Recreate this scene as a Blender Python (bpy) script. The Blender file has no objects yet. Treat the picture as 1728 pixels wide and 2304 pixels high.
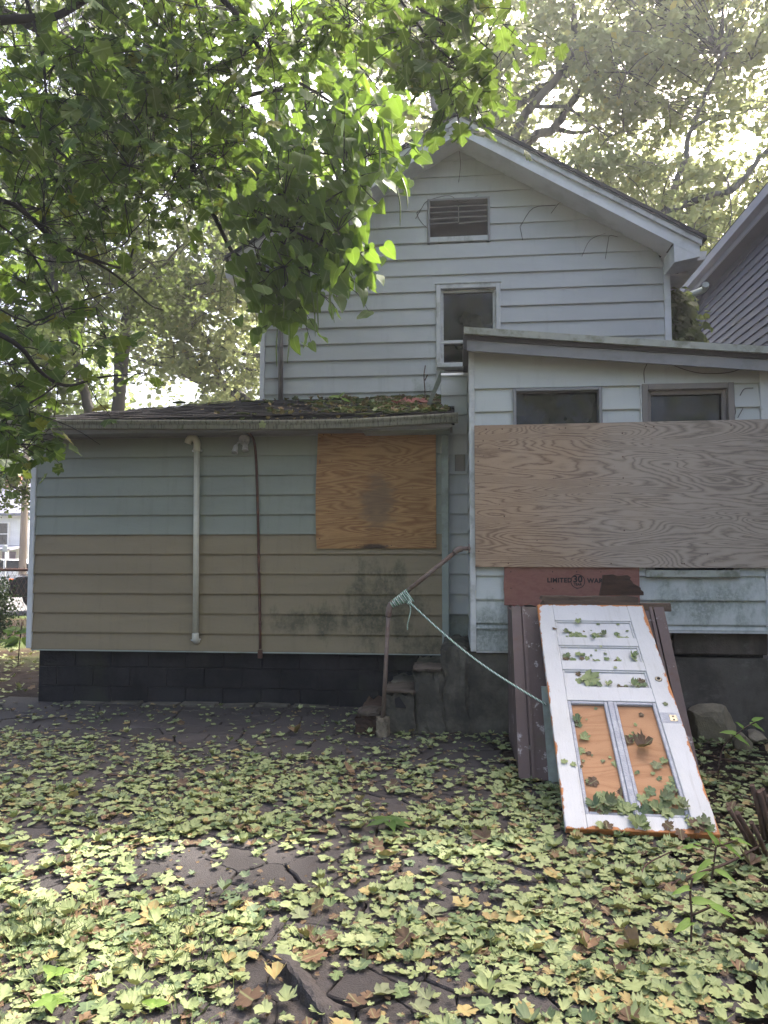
import bpy, bmesh, math, random
import numpy as np
from mathutils import Vector, Matrix, Euler

random.seed(7)
RNG = np.random.default_rng(11)
C = bpy.context.scene.collection
SC = bpy.context.scene

# ------------------------------------------------------------------ camera, sky, sun, exposure
EYE = 1.5
YAW, PITCH, FPX = math.radians(5.5), math.radians(3.53), 1664.0
cam = bpy.data.cameras.new('camera')
cam.sensor_fit = 'VERTICAL'; cam.sensor_height = 36.0; cam.sensor_width = 27.0; cam.lens = 26.0
cam.clip_start = 0.05; cam.clip_end = 900
camo = bpy.data.objects.new('camera', cam); C.objects.link(camo)
camo.location = (0, 0, EYE); camo.rotation_euler = (math.pi / 2 + PITCH, 0, YAW)
SC.camera = camo

SUN_EL, SUN_AZ = math.radians(49), math.radians(40)      # azimuth from +Y towards +X
world = bpy.data.worlds.new('World'); SC.world = world; world.use_nodes = True
wn = world.node_tree.nodes; wl = world.node_tree.links; wn.clear()
sky = wn.new('ShaderNodeTexSky'); sky.sky_type = 'NISHITA'; sky.sun_disc = False
sky.sun_elevation = SUN_EL; sky.sun_rotation = SUN_AZ; sky.air_density = 0.8; sky.dust_density = 9.0; sky.ozone_density = 0.6
bgn = wn.new('ShaderNodeBackground'); bgn.inputs['Strength'].default_value = 0.15
wo = wn.new('ShaderNodeOutputWorld')
wl.new(sky.outputs['Color'], bgn.inputs['Color']); wl.new(bgn.outputs['Background'], wo.inputs['Surface'])
sunl = bpy.data.lights.new('sun', 'SUN'); sunl.energy = 2.9; sunl.angle = math.radians(0.6); sunl.color = (1.0, 0.97, 0.91)
suno = bpy.data.objects.new('sun', sunl); C.objects.link(suno)
sdir = Vector((math.sin(SUN_AZ) * math.cos(SUN_EL), math.cos(SUN_AZ) * math.cos(SUN_EL), math.sin(SUN_EL)))
suno.rotation_euler = sdir.to_track_quat('Z', 'Y').to_euler(); suno.location = sdir * 60

SC.render.engine = 'CYCLES'
SC.view_settings.view_transform = 'Standard'; SC.view_settings.look = 'None'
SC.view_settings.exposure = 2.5; SC.view_settings.gamma = 1.0; SC.view_settings.use_curve_mapping = False
SC.view_settings.use_white_balance = True; SC.view_settings.white_balance_temperature = 6600; SC.view_settings.white_balance_tint = 10
SC.cycles.use_denoising = True
SC.cycles.max_bounces = 8; SC.cycles.diffuse_bounces = 4; SC.cycles.transmission_bounces = 6; SC.cycles.transparent_max_bounces = 8
SC.cycles.caustics_reflective = False; SC.cycles.caustics_refractive = False

# ------------------------------------------------------------------ where a pixel of the photograph lies at a depth
_fw = Vector((-math.sin(YAW) * math.cos(PITCH), math.cos(YAW) * math.cos(PITCH), math.sin(PITCH)))
_rt = Vector((math.cos(YAW), math.sin(YAW), 0)); _up = _rt.cross(_fw)
def ray(px, py): return _fw * FPX + _rt * (px - 864) - _up * (py - 1152)
def W(px, py, Y):
    d = ray(px, py); return d * (Y / d.y) + Vector((0, 0, EYE))
def G(px, py, z=0.0):
    d = ray(px, py); t = (z - EYE) / d.z; return Vector((d.x * t, d.y * t, z))
def proj(p):
    v = Vector(p) - Vector((0, 0, EYE)); f = v.dot(_fw)
    if f < 0.1: return None
    return (864 + FPX * v.dot(_rt) / f, 1152 - FPX * v.dot(_up) / f, f)

# ------------------------------------------------------------------ objects, parts, tags
def tag(o, label=None, cat=None, group=None, kind=None):
    if label: o['label'] = label
    if cat: o['category'] = cat
    if group: o['group'] = group
    if kind: o['kind'] = kind
    return o
def thing(name, label, cat, loc=(0, 0, 0), rot=(0, 0, 0), group=None, matrix=None):
    o = bpy.data.objects.new(name, None); C.objects.link(o); o.empty_display_size = 0.1
    if matrix is not None: o.matrix_world = matrix
    else: o.location = loc; o.rotation_euler = rot
    return tag(o, label, cat, group)
def link(name, me, parent=None, loc=None):
    o = bpy.data.objects.new(name, me); C.objects.link(o)
    if parent is not None: o.parent = parent          # a child is modelled in its parent's own space
    if loc is not None: o.location = loc
    return o
class MB:
    """collects plain shapes, builds ONE mesh"""
    def __init__(s): s.v = []; s.f = []; s.sm = []
    def add(s, v, f, smooth=False):
        k = len(s.v); s.v += [tuple(p) for p in v]; s.f += [tuple(k + i for i in q) for q in f]; s.sm += [smooth] * len(f)
        return s
    def hexa(s, p):      # 8 corners: bottom 4 ccw, top 4 ccw
        return s.add(p, [(3, 2, 1, 0), (4, 5, 6, 7), (0, 1, 5, 4), (1, 2, 6, 5), (2, 3, 7, 6), (3, 0, 4, 7)])
    def box(s, x0, x1, y0, y1, z0, z1, c=0.0, jit=0.0):
        if c <= 0:
            P = [(x0, y0, z0), (x1, y0, z0), (x1, y1, z0), (x0, y1, z0), (x0, y0, z1), (x1, y0, z1), (x1, y1, z1), (x0, y1, z1)]
            if jit: P = [tuple(a + random.uniform(-jit, jit) for a in p) for p in P]
            return s.hexa(P)
        bm = bmesh.new(); bmesh.ops.create_cube(bm, size=1)
        for v in bm.verts:
            v.co = Vector(((x0 + x1) / 2 + v.co.x * (x1 - x0), (y0 + y1) / 2 + v.co.y * (y1 - y0), (z0 + z1) / 2 + v.co.z * (z1 - z0)))
            if jit: v.co += Vector([random.uniform(-jit, jit) for _ in range(3)])
        bmesh.ops.bevel(bm, geom=list(bm.edges), offset=c, segments=1, affect='EDGES')
        return s.bm(bm)
    def bm(s, bm, smooth=False):
        bm.verts.index_update(); s.add([v.co[:] for v in bm.verts], [[v.index for v in f.verts] for f in bm.faces], smooth); bm.free(); return s
    def prism(s, poly, axis, a, b):
        """extrude a polygon (list of 2-tuples) between a and b along an axis (0 x, 1 y, 2 z)"""
        n = len(poly)
        def P(q, t):
            r = list(q); r.insert(axis, t); return tuple(r)
        v = [P(q, a) for q in poly] + [P(q, b) for q in poly]
        f = [tuple(range(n - 1, -1, -1)), tuple(range(n, 2 * n))] + [(i, (i + 1) % n, n + (i + 1) % n, n + i) for i in range(n)]
        return s.add(v, f)
    def tube(s, pts, r, n=8, cap=True, smooth=True):
        pts = [Vector(p) for p in pts]
        if not hasattr(r, '__len__'): r = [r] * len(pts)
        k = len(s.v); up = Vector((0.123, 0.04, 1)); prev = None
        for i, p in enumerate(pts):
            t = (pts[min(i + 1, len(pts) - 1)] - pts[max(i - 1, 0)]).normalized()
            a = prev if prev is not None else up
            if abs(t.dot(a)) > 0.98: a = Vector((1, 0.1, 0))
            a = (a - t * a.dot(t)).normalized(); prev = a; b = t.cross(a)
            for j in range(n):
                w = 2 * math.pi * j / n; s.v.append(tuple(p + (a * math.cos(w) + b * math.sin(w)) * r[i]))
        for i in range(len(pts) - 1):
            for j in range(n):
                s.f.append((k + i * n + j, k + i * n + (j + 1) % n, k + (i + 1) * n + (j + 1) % n, k + (i + 1) * n + j)); s.sm.append(smooth)
        if cap and n > 2:
            s.f.append(tuple(k + j for j in range(n - 1, -1, -1))); s.sm.append(False)
            e = k + (len(pts) - 1) * n; s.f.append(tuple(e + j for j in range(n))); s.sm.append(False)
        return s
    def lathe(s, prof, o, ax, n=14):
        """profile of (radius, distance) turned about the axis ax through o"""
        ax = Vector(ax).normalized(); a = ax.orthogonal().normalized(); b = ax.cross(a); k = len(s.v); o = Vector(o)
        for r, h in prof:
            for j in range(n):
                w = 2 * math.pi * j / n; s.v.append(tuple(o + ax * h + (a * math.cos(w) + b * math.sin(w)) * max(r, 1e-4)))
        for i in range(len(prof) - 1):
            for j in range(n):
                s.f.append((k + i * n + j, k + i * n + (j + 1) % n, k + (i + 1) * n + (j + 1) % n, k + (i + 1) * n + j)); s.sm.append(True)
        s.f.append(tuple(k + j for j in range(n - 1, -1, -1))); s.sm.append(False)
        e = k + (len(prof) - 1) * n; s.f.append(tuple(e + j for j in range(n))); s.sm.append(False)
        return s
    def mesh(s, name, m):
        me = bpy.data.meshes.new(name); me.from_pydata(s.v, [], s.f)
        me.polygons.foreach_set('use_smooth', s.sm); me.materials.append(m); me.update(); return me
    def build(s, name, m, parent=None): return link(name, s.mesh(name, m), parent)
def smooth_path(pts, n=6):
    """Catmull-Rom through the points"""
    P = [Vector(p) for p in pts]; P = [P[0] * 2 - P[1]] + P + [P[-1] * 2 - P[-2]]; out = []
    for i in range(1, len(P) - 2):
        a, b, c, d = P[i - 1:i + 3]
        for k in range(n):
            t = k / n
            out.append(0.5 * ((2 * b) + (c - a) * t + (2 * a - 5 * b + 4 * c - d) * t * t + (3 * b - a - 3 * c + d) * t ** 3))
    out.append(P[-2]); return out

# ------------------------------------------------------------------ materials
class NG:
    def __init__(s, name):
        s.m = bpy.data.materials.new(name); s.m.use_nodes = True; s.t = s.m.node_tree; s.t.nodes.clear()
    def n(s, typ, out=0, **kw):
        nd = s.t.nodes.new('ShaderNode' + typ)
        for k, v in kw.items():
            if hasattr(nd, k) and not k[0].isupper(): setattr(nd, k, v); continue
            key = k.replace('_', ' ') if k[0] != 'i' or not k[1:].isdigit() else int(k[1:])
            s.put(nd.inputs[key], v)
        nd_out = nd.outputs[out]; return nd_out
    def put(s, inp, v):
        if isinstance(v, bpy.types.NodeSocket): s.t.links.new(v, inp)
        else:
            if inp.type == 'RGBA' and hasattr(v, '__len__') and len(v) == 3: v = (*v, 1)
            inp.default_value = v
    def math(s, op, a, b=0.0, c=None, clamp=False):
        nd = s.t.nodes.new('ShaderNodeMath'); nd.operation = op; nd.use_clamp = clamp
        s.put(nd.inputs[0], a); s.put(nd.inputs[1], b)
        if c is not None: s.put(nd.inputs[2], c)
        return nd.outputs[0]
    def mix(s, f, a, b, mode='MIX'):
        nd = s.t.nodes.new('ShaderNodeMix'); nd.data_type = 'RGBA'; nd.blend_type = mode
        s.put(nd.inputs[0], f); s.put(nd.inputs[6], a); s.put(nd.inputs[7], b); return nd.outputs[2]
    def ramp(s, f, stops, interp='LINEAR'):
        nd = s.t.nodes.new('ShaderNodeValToRGB'); cr = nd.color_ramp; cr.interpolation = interp
        while len(cr.elements) < len(stops): cr.elements.new(0.5)
        for e, (p, c) in zip(cr.elements, stops):
            e.position = p; e.color = (c, c, c, 1) if not hasattr(c, '__len__') else (*c, 1)
        s.put(nd.inputs[0], f); return nd.outputs[0]
    def step(s, v, a, b):       # 0 below a, 1 above b
        nd = s.t.nodes.new('ShaderNodeMapRange'); nd.interpolation_type = 'SMOOTHSTEP'
        s.put(nd.inputs[0], v); s.put(nd.inputs[1], a); s.put(nd.inputs[2], b); return nd.outputs[0]
    def pos(s): return s.n('NewGeometry', 0)
    def obj(s): return s.n('TexCoord', 3)
    def scale(s, v, sc, loc=(0, 0, 0), rot=(0, 0, 0)):
        return s.n('Mapping', 0, Vector=v, Scale=sc, Location=loc, Rotation=rot)
    def noise(s, v, sc, det=4, rough=0.55, dist=0.0):
        return s.n('TexNoise', 0, Vector=v, Scale=sc, Detail=det, Roughness=rough, Distortion=dist)
    def xyz(s, v):
        nd = s.t.nodes.new('ShaderNodeSeparateXYZ'); s.put(nd.inputs[0], v); return nd.outputs
    def bump(s, h, strength=0.3, dist=0.01):
        return s.n('Bump', 0, Height=h, Strength=strength, Distance=dist)
    def rnd(s): return s.n('ObjectInfo', 5)
    def bsdf(s, col, rough=0.6, bump=None, metal=0.0, spec=0.5):
        nd = s.t.nodes.new('ShaderNodeBsdfPrincipled')
        s.put(nd.inputs['Base Color'], col); s.put(nd.inputs['Roughness'], rough); s.put(nd.inputs['Metallic'], metal)
        s.put(nd.inputs['Specular IOR Level'], spec)
        if bump is not None: s.put(nd.inputs['Normal'], bump)
        return nd.outputs[0]
    def done(s, sh):
        o = s.t.nodes.new('ShaderNodeOutputMaterial'); s.t.links.new(sh, o.inputs['Surface']); return s.m

def m_siding(name, base, mould=None, grime=0.35, green=(0.10, 0.12, 0.06)):
    """painted aluminium lap siding: chalky colour drift, vertical rain streaks, specks; mould = (x, z, half width, half height)"""
    g = NG(name); p = g.pos(); x, y, z = g.xyz(p)
    a = g.noise(g.scale(p, (0.7, 0.7, 2.2)), 1.3, 3); b = g.noise(g.scale(p, (9, 9, 0.7)), 1.5, 4, 0.6); r = g.rnd()
    c = g.mix(g.ramp(a, [(0.3, 0), (0.75, 1)]), tuple(k * 0.90 for k in base), tuple(k * 1.07 for k in base))
    c = g.mix(g.math('MULTIPLY', g.step(b, 0.52, 0.75), grime), c, tuple(k * 0.72 for k in base))
    c = g.mix(g.math('MULTIPLY', r, 0.10), c, tuple(k * 0.7 for k in base))
    sp = g.noise(p, 55, 2); c = g.mix(g.math('MULTIPLY', g.step(sp, 0.70, 0.76), 0.5), c, tuple(k * 0.45 for k in base))
    for (mx, mz, hw, hh, st) in (mould or []):
        dx = g.math('DIVIDE', g.math('SUBTRACT', x, mx), hw); dz = g.math('DIVIDE', g.math('SUBTRACT', z, mz), hh)
        d = g.math('SQRT', g.math('ADD', g.math('MULTIPLY', dx, dx), g.math('MULTIPLY', dz, dz)))
        n1 = g.noise(g.scale(p, (3.2, 3.2, 1.7)), 2.2, 6, 0.68); n2 = g.noise(p, 38, 3, 0.7)
        e = g.math('ADD', g.math('SUBTRACT', 1.0, d), g.math('MULTIPLY', g.math('SUBTRACT', n1, 0.5), 2.6))
        k = g.math('MULTIPLY', g.step(e, 0.15, 0.95), g.math('MULTIPLY', g.math('ADD', 0.35, g.math('MULTIPLY', g.step(n2, 0.25, 0.6), 0.65)), st))
        c = g.mix(k, c, green)
    h = g.math('ADD', g.math('MULTIPLY', g.noise(g.scale(p, (1.5, 1.5, 30)), 6, 2), 0.12), g.noise(g.scale(p, (1, 1, 2.2)), 2.4, 3))
    return g.done(g.bsdf(c, 0.5, g.bump(h, 0.25, 0.03), spec=0.35))

def m_plain(name, col, rough=0.6, var=0.15, sc=8.0, dirt=None, dirt_amt=0.4, dirt_sc=3.0, metal=0.0, bump=0.15, spec=0.4, stretch=(1, 1, 1)):
    g = NG(name); p = g.scale(g.pos(), stretch)
    n = g.noise(p, sc, 5); c = g.mix(n, tuple(k * (1 - var) for k in col), tuple(k * (1 + var) for k in col))
    if dirt:
        d = g.noise(p, dirt_sc, 6, 0.65); c = g.mix(g.math('MULTIPLY', g.step(d, 0.45, 0.66), dirt_amt), c, dirt)
    return g.done(g.bsdf(c, rough, g.bump(g.noise(p, sc * 6, 4), bump, 0.01), metal, spec))

def m_ply(name, light, dark, sc, rings, grey=None, grey_amt=0.0, stain=None, pw=2.6):
    """rotary-cut plywood: contour lines of a stretched noise field"""
    g = NG(name); p = g.pos(); x, y, z = g.xyz(p)
    q = g.scale(p, (0.40, 1.0, 2.7)); f = g.math('ADD', g.noise(q, sc, 1.5, 0.5, 0.8), g.math('MULTIPLY', g.noise(g.scale(p, (1.5, 1, 9)), sc * 2, 3), 0.045))
    fine = g.noise(g.scale(p, (6, 6, 60)), 3.0, 4)
    w = g.math('ADD', g.math('MULTIPLY', f, rings), g.math('MULTIPLY', fine, 0.35))
    tri = g.math('PINGPONG', w, 0.5)
    wid = g.step(g.noise(g.scale(p, (1, 1, 2), (7, 1, 3)), 2.5, 3), 0.3, 0.75)
    band = g.math('POWER', g.math('MULTIPLY', tri, 2.0), g.math('ADD', 0.9, g.math('MULTIPLY', wid, pw)))
    c = g.mix(band, light, dark)
    broad = g.noise(g.scale(p, (1, 1, 2)), 1.3, 3); c = g.mix(g.math('MULTIPLY', g.step(broad, 0.35, 0.7), 0.35), c, tuple(k * 0.66 for k in light))
    pores = g.noise(g.scale(p, (14, 14, 160)), 2.0, 2); c = g.mix(g.math('MULTIPLY', g.step(pores, 0.6, 0.75), 0.35), c, tuple(k * 0.45 for k in dark))
    if grey:
        gx = g.step(g.math('ADD', x, g.math('MULTIPLY', g.math('SUBTRACT', g.noise(p, 1.6, 4), 0.5), 1.6)), 0.3, 1.9)
        c = g.mix(g.math('MULTIPLY', gx, grey_amt), c, g.mix(band, tuple(k * 1.15 for k in grey), tuple(k * 0.62 for k in grey)))
    if stain:
        for (sx, sz, hw, hh, amt, scol) in stain:
            dx = g.math('DIVIDE', g.math('SUBTRACT', x, sx), hw); dz = g.math('DIVIDE', g.math('SUBTRACT', z, sz), hh)
            d = g.math('SQRT', g.math('ADD', g.math('MULTIPLY', dx, dx), g.math('MULTIPLY', dz, dz)))
            e = g.math('ADD', g.math('SUBTRACT', 1.0, d), g.math('MULTIPLY', g.math('SUBTRACT', g.noise(g.scale(p, (1, 1, 2.5)), 6, 5), 0.5), 1.3))
            c = g.mix(g.math('MULTIPLY', g.step(e, 0.0, 0.6), amt), c, scol)
    nails = g.noise(p, 31, 2); c = g.mix(g.math('MULTIPLY', g.step(nails, 0.745, 0.76), 0.8), c, (0.05, 0.035, 0.03))
    return g.done(g.bsdf(c, 0.75, g.bump(g.math('ADD', band, fine), 0.12, 0.004), spec=0.2))

def m_concrete(name, col, dark, light=None):
    g = NG(name); p = g.pos(); n = g.noise(p, 2.3, 8, 0.66); m = g.noise(g.scale(p, (3, 3, 0.8)), 2.0, 5)
    c = g.mix(g.step(n, 0.35, 0.65), dark, col); c = g.mix(g.math('MULTIPLY', g.step(m, 0.5, 0.75), 0.6), c, tuple(k * 0.6 for k in dark))
    if light:
        e = g.noise(g.scale(p, (1, 1, 1.6), (3, 1, 2)), 3.1, 7, 0.7); c = g.mix(g.math('MULTIPLY', g.step(e, 0.55, 0.68), 0.55), c, light)
    mo = g.noise(p, 1.4, 4); c = g.mix(g.math('MULTIPLY', g.step(mo, 0.5, 0.7), 0.35), c, (0.045, 0.055, 0.025))
    c = g.mix(g.math('MULTIPLY', g.rnd(), 0.3), c, dark)
    h = g.math('ADD', g.noise(p, 14, 6, 0.7), g.math('MULTIPLY', g.noise(p, 90, 2), 0.4))
    return g.done(g.bsdf(c, 0.9, g.bump(h, 0.6, 0.02), spec=0.2))

def m_leaf(name, stops, trans, tfac=0.45, rough=0.55, vein=True):
    """leaf: the tint stored per leaf picks the colour; light comes through"""
    g = NG(name); a = g.n('Attribute', 2, attribute_name='tint')
    c = g.ramp(a, stops); n = g.noise(g.pos(), 40, 3); c = g.mix(g.math('MULTIPLY', g.step(n, 0.4, 0.8), 0.35), c, g.mix(1.0, c, (0.55, 0.5, 0.4), 'MULTIPLY'))
    rib = g.step(g.n('Attribute', 2, attribute_name='rib'), 0.012, 0.05); c = g.mix(rib, g.mix(0.45, c, (0.30, 0.36, 0.16)), c)
    b = g.bsdf(c, rough, spec=0.2)
    tr = g.t.nodes.new('ShaderNodeBsdfTranslucent'); g.put(tr.inputs['Color'], g.mix(1.0, g.mix(0.35, c, trans), (2.2, 2.2, 2.0), 'MULTIPLY') if trans is None else g.mix(g.math('MULTIPLY', a, 0.3), trans, c))
    mx = g.t.nodes.new('ShaderNodeMixShader'); g.put(mx.inputs[0], tfac); g.t.links.new(b, mx.inputs[1]); g.t.links.new(tr.outputs[0], mx.inputs[2])
    return g.done(mx.outputs[0])

def m_bark(name, a, b, sc=6.0, patch=False):
    g = NG(name); p = g.pos(); n = g.noise(g.scale(p, (1, 1, 0.35)), sc, 6, 0.65)
    c = g.mix(g.step(n, 0.42, 0.56) if patch else n, a, b)
    return g.done(g.bsdf(c, 0.9, g.bump(g.noise(g.scale(p, (1, 1, 0.3)), sc * 3, 5), 0.5, 0.02), spec=0.15))

def m_door(name):
    """white paint flaking off orange wood along the edges of the slab (object space: 0..0.8 by 0..2.035)"""
    g = NG(name); p = g.obj(); x, y, z = g.xyz(p)
    ex = g.math('MINIMUM', g.math('ADD', x, 0.015), g.math('SUBTRACT', 0.80, x)); ey = g.math('MINIMUM', y, g.math('SUBTRACT', 2.035, y))
    e = g.math('MINIMUM', ex, ey); n = g.noise(g.scale(p, (1, 0.45, 1)), 13, 6, 0.7)
    n = g.math('ADD', n, g.math('MULTIPLY', g.math('SUBTRACT', g.noise(p, 2.5, 3), 0.5), 0.9)); chip = g.step(g.math('SUBTRACT', g.math('MULTIPLY', n, 0.10), e), 0.032, 0.038)
    wood = g.mix(g.noise(g.scale(p, (30, 3, 30)), 2, 4), (0.30, 0.10, 0.03), (0.52, 0.22, 0.08))
    cr = g.noise(g.scale(p, (30, 7, 30)), 2.2, 5, 0.7); fl = g.noise(p, 34, 4, 0.7)
    paint = g.mix(g.noise(p, 3, 4), (0.42, 0.42, 0.425), (0.57, 0.57, 0.575))
    paint = g.mix(g.math('MULTIPLY', g.step(cr, 0.60, 0.70), 0.55), paint, (0.38, 0.36, 0.35))
    paint = g.mix(g.math('MULTIPLY', g.step(fl, 0.68, 0.72), 0.8), paint, (0.25, 0.22, 0.20))
    gr = g.noise(p, 1.8, 5); paint = g.mix(g.math('MULTIPLY', g.step(gr, 0.42, 0.7), 0.5), paint, (0.46, 0.46, 0.44)); sk = g.noise(g.scale(p, (20, 1.5, 20)), 1.6, 5, 0.7); paint = g.mix(g.math('MULTIPLY', g.step(sk, 0.55, 0.7), 0.45), paint, (0.36, 0.35, 0.33))
    c = g.mix(chip, paint, wood)
    h = g.math('SUBTRACT', g.noise(g.scale(p, (25, 5, 25)), 3, 5), g.math('MULTIPLY', chip, 1.5))
    return g.done(g.bsdf(c, 0.6, g.bump(h, 0.35, 0.004), spec=0.3))

def m_steel(name):
    g = NG(name); p = g.pos(); n = g.noise(p, 5, 7, 0.72); f = g.noise(g.scale(p, (1, 1, 0.7), (5, 2, 1)), 9, 7, 0.75)
    c = g.mix(n, (0.085, 0.058, 0.052), (0.15, 0.105, 0.095))
    z = g.xyz(p)[2]
    c = g.mix(g.math('MULTIPLY', g.step(f, 0.58, 0.64), 0.85), c, (0.42, 0.39, 0.38))
    r = g.noise(p, 3.3, 5, 0.7); c = g.mix(g.math('MULTIPLY', g.step(r, 0.55, 0.7), 0.6), c, (0.12, 0.05, 0.025))
    mo = g.noise(p, 2.1, 4); c = g.mix(g.math('MULTIPLY', g.step(mo, 0.52, 0.7), 0.4), c, (0.07, 0.075, 0.04))
    return g.done(g.bsdf(c, 0.6, g.bump(f, 0.35, 0.006), spec=0.35))

def m_gutter(name):
    g = NG(name); p = g.pos(); s = g.noise(g.scale(p, (40, 40, 1.2)), 1.6, 4, 0.7); n = g.noise(p, 4, 5)
    c = g.mix(n, (0.17, 0.165, 0.125), (0.25, 0.24, 0.19)); c = g.mix(g.math('MULTIPLY', g.step(s, 0.48, 0.66), 0.8), c, (0.055, 0.055, 0.035))
    mo = g.noise(p, 7, 6, 0.7); c = g.mix(g.math('MULTIPLY', g.step(mo, 0.55, 0.7), 0.5), c, (0.08, 0.10, 0.04))
    return g.done(g.bsdf(c, 0.55, g.bump(mo, 0.1, 0.01), spec=0.3))

def m_asphalt(name):
    g = NG(name); p = g.pos(); n = g.noise(p, 3.0, 6, 0.6); f = g.noise(p, 150, 3, 0.8); v = g.n('TexVoronoi', 0, Vector=p, Scale=120.0)
    c = g.mix(n, (0.024, 0.021, 0.021), (0.085, 0.074, 0.070)); c = g.mix(g.math('MULTIPLY', g.step(v, 0.25, 0.5), 0.4), c, (0.10, 0.09, 0.088), 'MIX')
    c = g.mix(g.math('MULTIPLY', g.step(f, 0.55, 0.7), 0.5), c, (0.03, 0.028, 0.027)); c = g.mix(g.math('MULTIPLY', g.rnd(), 0.6), c, (0.034, 0.030, 0.029)); gr = g.noise(p, 9, 6, 0.7); c = g.mix(g.math('MULTIPLY', g.step(gr, 0.55, 0.68), 0.5), c, (0.05, 0.036, 0.026))
    return g.done(g.bsdf(c, 0.85, g.bump(g.math('ADD', f, g.math('MULTIPLY', v, 0.5)), 0.6, 0.006), spec=0.25))

def m_shingle(name):
    g = NG(name); p = g.pos(); x = g.xyz(p)[0]
    c = g.mix(g.noise(p, 60, 3), (0.028, 0.027, 0.030), (0.075, 0.070, 0.070)); c = g.mix(g.math('MULTIPLY', g.rnd(), 0.4), c, (0.05, 0.045, 0.04))
    k = g.math('ADD', g.noise(p, 6, 6, 0.7), g.math('MULTIPLY', g.step(x, -2.3, -0.6), 0.12)); c = g.mix(g.step(k, 0.62, 0.72), c, (0.07, 0.085, 0.022))
    return g.done(g.bsdf(c, 0.95, g.bump(g.noise(p, 90, 4), 0.6, 0.01), spec=0.1))

def m_rope(name):
    g = NG(name); p = g.pos(); w = g.n('TexWave', 0, Vector=g.scale(p, (1, 1, 1), rot=(0.4, 0.6, 0.2)), Scale=26.0, Distortion=1.5)
    c = g.mix(g.step(w, 0.55, 0.7), (0.62, 0.66, 0.60), (0.06, 0.24, 0.14)); return g.done(g.bsdf(c, 0.8, spec=0.2))

def m_glass(name):
    g = NG(name); p = g.pos(); n = g.noise(p, 1.4, 4); d = g.noise(g.scale(p, (8, 8, 1)), 2, 5)
    c = g.mix(g.step(n, 0.4, 0.8), (0.008, 0.009, 0.011), (0.020, 0.021, 0.025))
    return g.done(g.bsdf(c, g.math('MULTIPLY', d, 0.10), g.bump(g.noise(p, 2.0, 2), 0.06, 0.02), spec=0.36))

def m_soil(name):
    g = NG(name); p = g.pos(); n = g.noise(p, 5, 8, 0.7); c = g.mix(n, (0.012, 0.009, 0.008), (0.05, 0.036, 0.029))
    far = g.step(g.xyz(p)[1], 9.5, 12.5); lawn = g.mix(g.noise(p, 3, 6, 0.7), (0.055, 0.09, 0.022), (0.12, 0.15, 0.05))
    litter = g.mix(g.step(g.noise(p, 9, 4), 0.45, 0.6), (0.10, 0.065, 0.04), (0.06, 0.045, 0.03))
    c = g.mix(g.math('MULTIPLY', far, 0.9), c, g.mix(g.step(g.noise(p, 0.5, 3), 0.4, 0.6), litter, lawn))
    return g.done(g.bsdf(c, 0.95, g.bump(g.noise(p, 25, 8, 0.75), 0.9, 0.03), spec=0.15))

MINT = m_siding('mint_siding_paint', (0.262, 0.284, 0.240))
HOUSE = m_siding('gable_siding_paint', (0.485, 0.50, 0.495), [(-0.35, 3.5, 0.3, 0.25, 0.5)])
ROOMS = m_siding('room_siding_paint', (0.50, 0.525, 0.508), [(0.3, 0.85, 0.35, 0.42, 0.75), (2.1, 1.15, 0.75, 0.42, 0.7)], green=(0.13, 0.16, 0.13))
BEIGE = m_siding('beige_siding', (0.25, 0.20, 0.125), [(-0.75, 0.95, 0.6, 0.75, 0.92), (-1.4, 0.85, 0.75, 0.25, 0.85), (-0.35, 0.62, .35, .3, .8)], green=(0.068, 0.064, 0.036))
TRIM = m_plain('white_trim_paint', (0.64, 0.655, 0.665), 0.5, 0.08, 4, (0.30, 0.31, 0.28), 0.35, 2.5, bump=0.05)
WTRIM = m_plain('window_trim_white', (0.55, 0.56, 0.55), 0.5, 0.1, 5, (0.20, 0.20, 0.16), 0.5, 6, bump=0.08)
GREENTRIM = m_plain('green_grey_trim', (0.30, 0.34, 0.31), 0.55, 0.12, 5, (0.12, 0.12, 0.08), 0.5, 4)
ROOFEDGE = m_plain('weathered_roof_edge', (0.33, 0.34, 0.30), 0.7, 0.2, 10, (0.12, 0.13, 0.08), 0.7, 9)
GREYFASCIA = m_plain('grey_fascia', (0.24, 0.24, 0.245), 0.6, 0.2, 4, (0.13, 0.125, 0.12), 0.4, 4)
DARK = m_plain('dark_void', (0.012, 0.012, 0.013), 0.9, 0.2)
GLASS = m_glass('dark_window_glass')
PLYG = m_ply('weathered_plywood', (0.41, 0.29, 0.195), (0.20, 0.13, 0.09), 1.7, 27, (0.34, 0.295, 0.255), 0.8)
PLYO = m_ply('orange_plywood', (0.46, 0.265, 0.115), (0.24, 0.115, 0.05), 2.4, 13, stain=[(-0.78, 2.05, 0.22, 0.34, 0.75, (0.19, 0.13, 0.085)), (-0.80, 1.60, 0.20, 0.05, 0.9, (0.04, 0.03, 0.025))], pw=0.6)
DOORPLY = m_ply('door_wood_panel', (0.41, 0.225, 0.12), (0.34, 0.175, 0.09), 3.0, 8)
OSB = m_plain('red_sheathing', (0.27, 0.125, 0.095), 0.75, 0.16, 30, (0.18, 0.06, 0.05), 0.35, 12, bump=0.7, stretch=(1, 1, 2.2))
INK = m_plain('black_print', (0.025, 0.018, 0.018), 0.8, 0.2)
ROTTEN = m_plain('rotten_wood', (0.075, 0.042, 0.028), 0.95, 0.5, 14, (0.02, 0.014, 0.011), 0.7, 7, bump=1.0, stretch=(0.6, 1, 5))
OLDWOOD = m_plain('old_timber', (0.145, 0.10, 0.072), 0.9, 0.4, 9, (0.06, 0.04, 0.03), 0.6, 4, bump=0.9, stretch=(0.6, 1, 6))
CONC = m_concrete('stained_concrete', (0.19, 0.175, 0.14), (0.055, 0.052, 0.044))
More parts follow.
